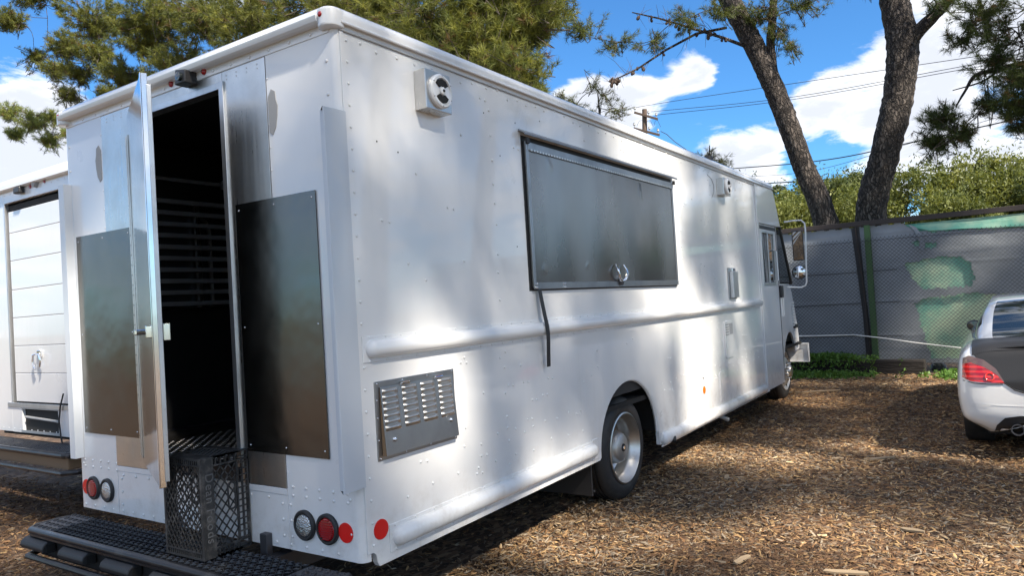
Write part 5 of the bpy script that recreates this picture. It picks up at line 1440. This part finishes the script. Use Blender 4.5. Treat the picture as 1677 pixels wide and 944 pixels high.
# low branch hanging over the second van
cl = [(A(55, 195, 9.6), .50, 1.3), (A(15, 180, 9.7), .50, 1.2), (A(90, 190, 9.5), .36, .8), (A(80, 225, 9.6), .38, .9), (A(25, 215, 9.7), .42, .9), (A(110, 215, 9.6), .25, .5), (A(-60, 150, 10), .8, 1.0), (A(-160, 60, 10.5), 1.1, 1.2), (A(-60, 250, 9.8), .5, .8)]
b0 = A(-220, 470, 10.5); b0[2] = 0
pine('pine_tree', 'pine with a low branch hanging above the roof of the second van', b0, [b0, A(-230, 250, 10.4), A(-220, 0, 10.4), A(-210, -250, 10.4)], .22, .07, cl, 'pines around the yard', 22, nn=22, L=.15, wd=.008, dens=34, tw_len=.5, pal=((.11, .15, .035), (.32, .34, .09)))

# --- two bare trunks behind the fence
TY = 13.6
b0 = A(1372, 430, TY); b0[2] = 0
cl = [(A(1070, 65, 12.4), .42, .45), (A(1130, 30, 12.6), .50, .6), (A(1180, 10, 12.8), .45, .6), (A(1275, 45, 13.3), .40, .55), (A(1250, 10, 13.2), .55, .9), (A(1320, 0, 13.6), .5, .8), (A(1295, 75, 13.4), .22, .3), (A(1010, 70, 12.0), .45, .5), (A(950, 40, 11.6), .55, .9), (A(905, 15, 11.4), .6, 1.0), (A(1150, -110, 12.9), 1.2, 1.0), (A(1300, -150, 13.2), 1.2, 1.0), (A(1000, -90, 12.2), 1.0, 1.0)]
n_l = pine('leaning_pine', 'pine with a leaning bare trunk and a cone hung branch behind the fence', b0, [b0, A(1352, 365, TY), A(1315, 270, TY), A(1278, 170, TY - .1), A(1240, 85, TY - .2), A(1195, 0, TY - .3), A(1120, -160, TY - .6)], (.27, .235, .21, .205, .205, .21, .17), .22, cl, 'pines behind the fence', 23, nn=18, L=.13, wd=.007, dens=24, tw_len=.42, pal=((.05, .07, .018), (.15, .17, .04)),
     fork=[([A(1268, 130, 13.5), A(1262, 80, 13.45), A(1265, 30, 13.4), A(1268, -40, 13.4)], .10, .07)])
inv = Matrix.Translation((-b0[0], -b0[1], -b0[2]))
# branch with cones
mb = MB(); main = [A(1222, 76, 13.3), A(1185, 62, 13.0), A(1130, 45, 12.7), A(1080, 30, 12.5), A(1035, 20, 12.2)]
second = [A(1190, 45, 13.1), A(1140, 55, 12.8), A(1090, 82, 12.5), A(1045, 112, 12.2), A(1012, 128, 12.0), A(1000, 136, 12.0)]
o = MB().tube(main, [.04, .033, .026, .02, .012], 8).build('cone_branch', 'bark', n_l); o.matrix_parent_inverse = inv
o = MB().tube(second, [.03, .028, .024, .02, .015, .009], 8).build('cone_branch', 'bark', n_l); o.matrix_parent_inverse = inv
cm_ = MB().lathe([(.0005, -.055), (.022, -.045), (.034, -.02), (.030, .015), (.016, .045), (.0005, .055)], (0, 0, 0), 'z', 8).mesh('pine_cone'); cm_.materials.append(MATS['cone'])
rc = random.Random(4)
for pl in (main, second):
    for k in range(17):
        t = rc.uniform(.15, 1) * (len(pl) - 1); i = min(int(t), len(pl) - 2); p = pl[i] + (pl[i + 1] - pl[i]) * (t - i)
        c = bpy.data.objects.new('pine_cone', cm_); link(c, n_l); c.matrix_parent_inverse = inv
        c.location = tuple(p + np.array([rc.uniform(-.05, .05), rc.uniform(-.05, .05), rc.uniform(-.09, .03)])); c.rotation_euler = (rc.uniform(-.6, .6), rc.uniform(-.6, .6), 0); s_ = rc.uniform(.8, 1.25); c.scale = (s_, s_, s_)
# fine dry twigs hanging
mb = MB()
for k in range(60):
    pl = rc.choice((main, second)); t = rc.uniform(.25, 1) * (len(pl) - 1); i = min(int(t), len(pl) - 2); p = pl[i] + (pl[i + 1] - pl[i]) * (t - i)
    d_ = np.array([rc.uniform(-.5, .3), rc.uniform(-.3, .3), rc.uniform(-.5, .5)]); q = p + d_ * rc.uniform(.4, 1.0)
    mb.tube([p, (p + q) / 2 + np.array([0, 0, rc.uniform(-.06, .06)]), q], [.006, .004, .002], 4, caps=False)
o = mb.build('dry_twigs', 'twig', n_l, kind='stuff'); o.matrix_parent_inverse = inv

b0 = A(1424, 430, 13.9); b0[2] = 0
cl = [(A(1600, -110, 13.2), 1.2, 1.1), (A(1480, -140, 13.6), 1.1, 1.0), (A(1530, 0, 13.6), .35, .4), (A(1410, -30, 13.6), .4, .4)]
pine('forked_pine', 'pine with an upright forked bare trunk behind the fence', b0, [b0, A(1426, 360, 13.9), A(1450, 250, 13.9), A(1472, 150, 13.9), A(1478, 70, 13.9), A(1462, -20, 13.9), A(1450, -180, 13.9)], (.33, .285, .265, .275, .29, .25, .19), .22, cl, 'pines behind the fence', 24, nn=13, L=.14, wd=.009, dens=26, tw_len=.40, pal=((.03, .05, .015), (.10, .125, .035)),
     fork=[([A(1479, 85, 13.85), A(1505, 50, 13.8), A(1535, 20, 13.75), A(1570, -20, 13.7), A(1620, -70, 13.5)], .14, .08)])
b0 = A(1960, 430, 12.2); b0[2] = 0
cl = [(A(1600, 15, 12.8), .60, .8), (A(1655, 45, 12.6), .60, .9), (A(1575, 60, 12.8), .35, .35), (A(1625, 95, 12.4), .38, .5), (A(1672, 120, 12.2), .5, 1.0), (A(1668, 165, 12.2), .55, 1.2), (A(1615, 165, 12.3), .30, .4), (A(1545, 190, 12.4), .34, .7), (A(1535, 228, 12.4), .30, .7), (A(1578, 212, 12.3), .28, .5), (A(1730, 120, 12.0), .9, 1.3), (A(1740, -40, 12.6), 1.1, 1.2), (A(1700, 190, 12.2), .5, .9), (A(1850, 60, 12.2), 1.1, 1.2), (A(1860, -120, 12.2), 1.2, 1.2)]
pine('spreading_pine', 'dark pine reaching its branches in from beyond the parked car', b0, [b0, A(1960, 250, 12.2), A(1940, 50, 12.2), A(1930, -200, 12.2)], .28, .10, cl, 'pines behind the fence', 25, nn=22, L=.13, wd=.007, dens=34, tw_len=.40, pal=((.03, .05, .015), (.10, .125, .035)),
     fork=[([A(1930, 70, 12.2), A(1800, 85, 12.4), A(1700, 98, 12.45), A(1640, 112, 12.5), A(1600, 122, 12.45), A(1580, 150, 12.4), A(1565, 175, 12.4)], .07, .012), ([A(1640, 112, 12.5), A(1605, 135, 12.4), A(1560, 148, 12.4)], .022, .008)])
# young pine tops showing over the truck roof
for k, (px, py, y, h, nm) in enumerate([(1160, 250, 14.5, .0, 'slender pine top showing above the front of the truck roof'), (985, 165, 12.5, .0, 'thin sparse treetop above the middle of the truck roof')]):
    b0 = A(px, 470, y); b0[2] = 0
    pine('young_pine', nm, b0, [b0, A(px, py + 60, y), A(px + (2 if k == 0 else -6), py - 12, y)], .06, .012,
         ([(A(px - 5, py + 5, y), .32, .8), (A(px - 22, py + 22, y), .25, .5), (A(px + 18, py + 12, y), .28, .6), (A(px, py + 60, y), .6, 1)] if k == 0 else [(A(px - 40, py + 5, y), .38, .5), (A(px + 5, py - 10, y), .40, .45), (A(px + 25, py + 15, y), .30, .35), (A(px - 10, py + 30, y), .38, .6), (A(px - 65, py - 10, y), .34, .5), (A(px - 20, py - 30, y), .3, .3)]), 'pines around the yard', 30 + k, nn=10, L=.13, wd=.008, dens=18, tw_len=.35, pal=((.07, .085, .03), (.16, .17, .06)))

# --- hedge of leafy trees beyond the fence
def leafy(label, c, rad, nleaf, pal, seed, size=.11, group='leafy trees beyond the fence'):
    r = np.random.default_rng(seed); c = np.array(c); base = np.array([c[0], c[1], 0.0])
    root = thing('leafy_tree', label, 'tree', tuple(base), group); inv = Matrix.Translation(tuple(-base))
    o = bark_tube([base, base + (0, 0, c[2] * .5), c], [.12, .09, .03], 8, r).build('trunk', 'bark', root, angle=80); o.matrix_parent_inverse = inv
    # lumpy crown: sub-clumps on an ellipsoid
    nb = 40; q = r.normal(size=(nb, 3)); q /= np.linalg.norm(q, axis=1)[:, None]; sub = c + q * np.array(rad) * r.uniform(.35, .95, (nb, 1))
    sr = r.uniform(.20, .46, nb) * min(rad); which = r.integers(0, nb, nleaf)
    p = r.normal(size=(nleaf, 3)); p /= np.linalg.norm(p, axis=1)[:, None]; p *= r.uniform(.3, 1.05, (nleaf, 1)) ** .4
    pos = sub[which] + p * sr[which][:, None] * np.array([1, 1, .85]) + np.array([0, 0, .25]) * (r.uniform(0, 1, (nleaf, 1)) < .06) * sr[which][:, None] * 3
    d1 = r.normal(size=(nleaf, 3)) + np.array([0, 0, .8]); d1 /= np.linalg.norm(d1, axis=1)[:, None]; d2 = np.cross(d1, r.normal(size=(nleaf, 3))); d2 /= np.linalg.norm(d2, axis=1)[:, None]
    s = size * r.uniform(.6, 1.3, (nleaf, 1)); V = np.empty((nleaf, 4, 3)); V[:, 0] = pos - d1 * s; V[:, 1] = pos + d2 * s * .32; V[:, 2] = pos + d1 * s; V[:, 3] = pos - d2 * s * .32
    tone = r.uniform(0, 1, nb)[which][:, None] * .6 + r.uniform(0, .4, (nleaf, 1)); col = np.array(pal[0]) * (1 - tone) + np.array(pal[1]) * tone
    o = raw_mesh('crown', V.reshape(-1, 3), np.arange(nleaf * 4).reshape(-1, 4), 'leaf', root, np.repeat(col, 4, 0)); o.matrix_parent_inverse = inv; o['kind'] = 'stuff'
YG = ((.06, .085, .022), (.27, .28, .075)); OL = ((.045, .066, .02), (.19, .21, .06)); DG = ((.035, .055, .02), (.12, .145, .05))
for k, (px, py, y, rx, rz, pal, lb) in enumerate([
    (1262, 345, 19, 1.3, 1.5, YG, 'yellow green leafy tree just beyond the truck cab'),
    (1310, 330, 20, 1.3, 1.2, YG, 'yellow green leafy tree behind the leaning trunk'),
    (1345, 300, 24, 1.6, 1.3, OL, 'olive tree showing between the two bare trunks, low'),
    (1395, 292, 26, 1.8, 1.4, DG, 'dark tree between the two bare trunks'),
    (1400, 340, 20, 1.4, 1.2, YG, 'yellow green bush at the foot of the upright trunk'),
    (1500, 318, 21, 1.8, 1.6, YG, 'broad yellow green tree right of the upright trunk'),
    (1560, 335, 18.5, 1.2, 1.0, OL, 'olive bush low behind the torn top of the fence'),
    (1585, 310, 21, 1.7, 1.5, YG, 'yellow green tree above the torn top of the fence'),
    (1645, 318, 20, 1.5, 1.5, OL, 'olive green tree behind the hanging pine branch'),
    (1700, 310, 21, 2.0, 1.8, YG, 'yellow green tree above the parked car'),
    (1790, 310, 21, 2.2, 1.9, OL, 'tall olive tree beyond the right of the parked car'),
    (1225, 300, 25, 1.4, 1.2, DG, 'dark tree showing over the cab roof')]):
    c = A(px, py + 44, y); leafy(lb, c, (rx, rx * .8, rz), 24000, pal, 50 + k, .052 + .002 * (y - 18))
    
# --- pines outside the picture that shade the yard from the sun side
r_s = np.random.default_rng(77)
def shade_pine(label, x, y, h, spread, n, seed, zlo=4.0, lean=(-.9, 0), dens=16, rr=(.7, 1.15), more=()):
    q = np.random.default_rng(seed); cl = []
    for k in range(n):
        a = q.uniform(0, 2 * math.pi); z = q.uniform(zlo, h); rad = spread * math.sqrt(q.uniform(.05, 1)) * (1 - .12 * (z - zlo) / (h - zlo + .01))
        cl.append((np.array([x + lean[0] + rad * math.cos(a), y + lean[1] + rad * math.sin(a), z]), q.uniform(*rr), 1))
    cl += [(np.array(c), .85, .6) for c in more]
    b = np.array([x, y, 0.0])
    pine('shade_pine', label, b, [b, b + (lean[0] * .3, lean[1] * .3, h * .35), b + (lean[0] * .8, lean[1] * .8, h * .7), b + (lean[0], lean[1], h)], .30, .07, cl, 'pines around the yard', seed, nn=11, L=.26, wd=.024, dens=dens, tw_len=.65, ntuft=8)
OVER = {1: ((4.0, -.7, 6.6), (4.9, -.2, 7.5), (5.6, -.9, 7.1), (4.4, -1.6, 7.0), (5.0, -2.2, 7.8), (3.9, -2.4, 6.8)), 2: ((5.4, .7, 6.4), (4.4, .5, 6.3))}  # extra clumps out of view, added to shade the food truck
for k, (x, y, h, sp, n, lb) in enumerate([
    (7.0, -5.4, 9.5, 2.8, 17, 'shade pine farthest behind the rear step of the food truck'), (6.9, -1.2, 9.5, 2.8, 17, 'shade pine level with the rear step of the food truck'),
    (7.1, 2.8, 9.5, 2.8, 17, 'shade pine beside the boot of the parked car'), (6.8, 7.0, 9.5, 2.8, 16, 'shade pine beside the bonnet of the parked car'), (7.4, 11.0, 9.0, 2.8, 14, 'shade pine close to the fence beyond the parked car'),
    (12.0, 3.6, 10.5, 2.6, 5, 'outer shade pine standing well apart beyond the parked car')]):
    shade_pine(lb, x, y, h, sp, n + 1, 101 + k, zlo=5.6, dens=22, more=OVER.get(k, ()))

#@@POLE
# ================================================================== UTILITY POLE AND WIRES
PY = 34.0
def U(px, py): return A(px, py, PY)
pb = U(1056, 470); pb[2] = 0
pole = thing('utility_pole', 'wooden utility pole with two crossarms beyond the truck', 'utility pole', tuple(pb)); inv = Matrix.Translation(tuple(-pb))
def UP(o): o.matrix_parent_inverse = inv; return o
top = U(1055.5, 179); UP(MB().tube([pb, top], [.17, .13], 12).build('pole', 'pole_wood', pole))
for (l, r) in (((1041, 185), (1079, 196)), ((1040, 211), (1082, 222))):
    p, q = U(*l), U(*r); UP(MB().bar(p + (0, -.16, 0), q + (0, -.16, 0), .10, .12).build('crossarm', 'pole_wood', pole, bevel=.01))
    for t in (.03, .62, .95):
        c = p + (q - p) * t + np.array([0, -.16, .06]); UP(MB().lathe([(.02, 0), (.02, .10), (.07, .12), (.07, .18), (.05, .21), (.06, .24), (.0005, .27)], c, 'z', 10).build('insulator', 'insulator', pole))
UP(MB().tube([U(1082, 215), U(1092, 220), U(1105, 232), U(1125, 246), U(1140, 252)], .02, 6).build('drop_cable', 'wire', pole))
for k in range(3): UP(MB().tube([U(1043 + k * 14, 206), U(1047 + k * 13, 198), U(1053 + k * 12, 197), U(1058 + k * 12, 208)], .010, 5).build('jumper_wire', 'wire', pole))
def wirex(pts, r, lab):
    """pts: (px,py,y) control points"""
    P = [A(*p) for p in pts]; k = len(P); c = cspline([(i, P[i]) for i in range(k)], np.linspace(0, k - 1, 24))
    tag(MB().tube(list(c), r, 5).build('power_line', 'wire', None), lab, 'power line', 'overhead wires')
wirex([(980, 195, 34), (1042, 176, 34), (1290, 138, 33), (1580, 95, 31), (1900, 45, 28)], .014, 'highest of the overhead wires, from the top crossarm of the pole')
wirex([(1066, 183, 34), (1290, 160, 33), (1580, 108, 31), (1900, 50, 28)], .014, 'overhead wire from the middle of the top crossarm')
wirex([(1077, 188, 34), (1290, 164, 33), (1580, 113, 31), (1900, 58, 28)], .014, 'overhead wire from the end of the top crossarm')
wirex([(1190, 277, 33), (1330, 265, 32), (1450, 243, 30), (1677, 192, 28), (1900, 140, 26)], .024, 'thick sagging cable crossing behind both bare trunks')
wirex([(1190, 291, 33), (1330, 280, 32), (1500, 232, 30), (1677, 180, 28), (1900, 120, 26)], .010, 'thin sagging wire just above the leafy trees')
wirex([(1230, 302, 30), (1400, 291, 29), (1677, 262, 27), (1900, 245, 26)], .026, 'lowest thick cable crossing in front of the leafy trees')

#@@CHIPS
# ================================================================== WOOD CHIPS, WEEDS
def fbm(x, y, seed=0):
    r = np.random.default_rng(seed); v = np.zeros_like(x)
    for o in range(4):
        f = .55 * 2 ** o; a = .5 ** o
        for k in range(3):
            th = r.uniform(0, 6.28); ph = r.uniform(0, 6.28); v += a * np.sin(f * (x * math.cos(th) + y * math.sin(th)) * 1.7 + ph + 1.3 * np.sin(f * .7 * (y * math.cos(th) - x * math.sin(th)) + ph * 2)) / 3
    return v
def chips(n_try, seed):
    r = np.random.default_rng(seed)
    x = r.uniform(-8, 7.5, n_try); y = r.uniform(-2.4, 11.0, n_try)
    dd = np.hypot(x - CAM[0], y - CAM[1]); dens = np.minimum(1, (4.2 / dd) ** 1.25)
    rel = np.stack([x - CAM[0], y - CAM[1]], 1); fw = rel @ np.array([-.5514, .8340]); sd = rel @ np.array([.832, .552])
    dens = np.where((fw > 0) & (np.abs(sd) < fw * .80 + .8), dens, dens * .12)
    dens = np.where((x > -2.2) & (x < -.35) & (y > .6), dens * .15, dens)
    dens = np.where((x < -3.0) & (y > 1.2), dens * .2, dens)
    k = r.uniform(0, 1, n_try) < dens; x, y, dd = x[k], y[k], dd[k]; n = len(x)
    sc = 1 + .05 * np.maximum(dd - 4, 0)
    L = (.006 + .031 * r.beta(1.25, 3.8, n)) * sc; Wd = L * r.uniform(.10, .30, n); Hh = np.minimum(Wd * r.uniform(.3, .8, n), .010)
    big_ = r.uniform(0, 1, n) < .02; L = np.where(big_, L * 2.2, L)
    yaw = r.uniform(0, 2 * np.pi, n); pit = r.normal(0, .22, n); rol = r.normal(0, .35, n); z = r.uniform(.002, .022, n) + .012 * fbm(x * 3, y * 3, 5)
    z = np.maximum(z, .003)
    cy, sy, cp, sp = np.cos(yaw), np.sin(yaw), np.cos(pit), np.sin(pit)
    ax = np.stack([cy * cp, sy * cp, sp], 1); ay0 = np.stack([-sy, cy, np.zeros(n)], 1); az0 = np.cross(ax, ay0)
    ay = ay0 * np.cos(rol)[:, None] + az0 * np.sin(rol)[:, None]; az = np.cross(ax, ay); c = np.stack([x, y, z], 1)
    L, Wd, Hh = L[:, None], Wd[:, None], Hh[:, None]; t1, t2 = r.uniform(.35, 1, (n, 1)), r.uniform(.35, 1, (n, 1)); bend = L * r.normal(0, .08, (n, 1))
    V = np.empty((n, 8, 3))
    V[:, 0] = c - ax * L - ay * Wd * t1; V[:, 1] = c - ax * L + ay * Wd * t1; V[:, 2] = c + ay * Wd + az * bend; V[:, 3] = c - ay * Wd + az * bend
    V[:, 4] = c + ax * L + ay * Wd * t2; V[:, 5] = c + ax * L - ay * Wd * t2
    V[:, 6] = c - ax * L * .75 + az * Hh; V[:, 7] = c + ax * L * .75 + az * (Hh)
    f0 = np.array([[0, 3, 6], [3, 7, 6], [3, 5, 7], [1, 6, 2], [2, 6, 7], [2, 7, 4], [0, 6, 1], [5, 4, 7]])
    Fc = (np.arange(n)[:, None, None] * 8 + f0[None]).reshape(-1, 3)
    pal = np.array([[.30, .185, .095], [.18, .098, .048], [.090, .050, .028], [.27, .225, .175], [.44, .33, .21], [.36, .24, .12], [.20, .165, .13]])
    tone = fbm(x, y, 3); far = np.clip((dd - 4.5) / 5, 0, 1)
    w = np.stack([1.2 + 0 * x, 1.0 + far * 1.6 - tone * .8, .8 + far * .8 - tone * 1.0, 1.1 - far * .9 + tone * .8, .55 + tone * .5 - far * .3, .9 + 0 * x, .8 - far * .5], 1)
    dark_spot = np.exp(-(((x - 1.35) / .45) ** 2 + ((y - 1.95) / .32) ** 2)) + .8 * np.exp(-(((x - .9) / .3) ** 2 + ((y - 1.75) / .2) ** 2)) + .8 * (x < -1.2) * (y < 1.5)  # dark soil patches; last term paints the trucks' shade into the mulch
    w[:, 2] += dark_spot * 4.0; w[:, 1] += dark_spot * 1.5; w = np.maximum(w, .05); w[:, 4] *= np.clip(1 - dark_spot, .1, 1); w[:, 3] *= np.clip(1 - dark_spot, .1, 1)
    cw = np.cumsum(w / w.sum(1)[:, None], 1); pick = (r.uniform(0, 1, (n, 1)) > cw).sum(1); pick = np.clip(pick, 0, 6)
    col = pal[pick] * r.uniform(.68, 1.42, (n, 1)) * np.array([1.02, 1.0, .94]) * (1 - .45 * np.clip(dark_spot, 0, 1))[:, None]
    return V.reshape(-1, 3), Fc, np.repeat(col, 8, 0), n
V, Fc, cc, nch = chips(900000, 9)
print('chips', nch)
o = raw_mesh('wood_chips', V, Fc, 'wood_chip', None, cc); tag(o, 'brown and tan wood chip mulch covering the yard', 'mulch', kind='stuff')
# a few large splinters one can pick out
bigp = [(1440, 752, .13, 25), (1385, 939, .11, 5), (1335, 642, .34, 12), (1495, 870, .07, -20), (1215, 918, .07, 70), (1190, 783, .06, 100), (1372, 752, .05, 10), (1620, 690, .10, 5)]
lbls = ['long tan splinter lying on the mulch before the car', 'pale flat wood offcut lying on the dark mulch patch', 'flat board lying beside the truck front wheel', 'pale split chip on the mulch behind the car', 'grey chip standing out of the mulch beside the rear wheel track', 'pale chip by the truck rear tyre', 'bright broken chip in the middle of the yard', 'slim stick on the mulch behind the car bumper']
for (px, py, L, a), lb in zip(bigp, lbls):
    p = at(px, py, z=.02); o = MB().prism([(-L, -.012), (-L * .4, -.022), (L, -.010), (L * .95, .008), (L * .3, .020), (-L * .9, .012)], 'z', -.006, .008).build('wood_splinter', 'chip_pale', None, bevel=.002)
    o.location = (p[0], p[1], .022); o.rotation_euler = (R_(4), R_(-3), R_(a)); tag(o, lb, 'wood')
# weeds and ivy at the fence foot
r = np.random.default_rng(5); n = 26000
x = r.uniform(-3.0, 2.4, n); y = FY - .55 + r.normal(0, .16, n) + .25 * (r.uniform(0, 1, n) < .25) * -1; z = np.abs(r.normal(0, .035, n)) + .01
ivy = (r.uniform(0, 1, n) < .50) & (x < 1.2); dens = fbm(x * 2.2, y * 0, 8)
z = np.where(ivy, r.uniform(.12, .34, n) + .05 * dens, z); y = np.where(ivy, FY - .30 + r.normal(0, .10, n), y)
keepm = (dens + r.uniform(-.3, .3, n)) > -.42; x, y, z = x[keepm], y[keepm], z[keepm]; n = len(x); pos = np.stack([x, y, z], 1)
d1 = r.normal(size=(n, 3)) + np.array([0, -.2, .5]); d1 /= np.linalg.norm(d1, axis=1)[:, None]; d2 = np.cross(d1, r.normal(size=(n, 3))); d2 /= np.linalg.norm(d2, axis=1)[:, None]
s = r.uniform(.02, .042, (n, 1)); V = np.empty((n, 4, 3)); V[:, 0] = pos - d1 * s; V[:, 1] = pos + d2 * s * .45; V[:, 2] = pos + d1 * s; V[:, 3] = pos - d2 * s * .45
t = r.uniform(0, 1, (n, 1)); col = np.array([.05, .12, .025]) * (1 - t) + np.array([.16, .28, .06]) * t
o = raw_mesh('weeds', V.reshape(-1, 3), np.arange(n * 4).reshape(-1, 4), 'leaf', None, np.repeat(col, 4, 0)); tag(o, 'green weeds and ivy along the fence foot', 'weeds', kind='stuff')
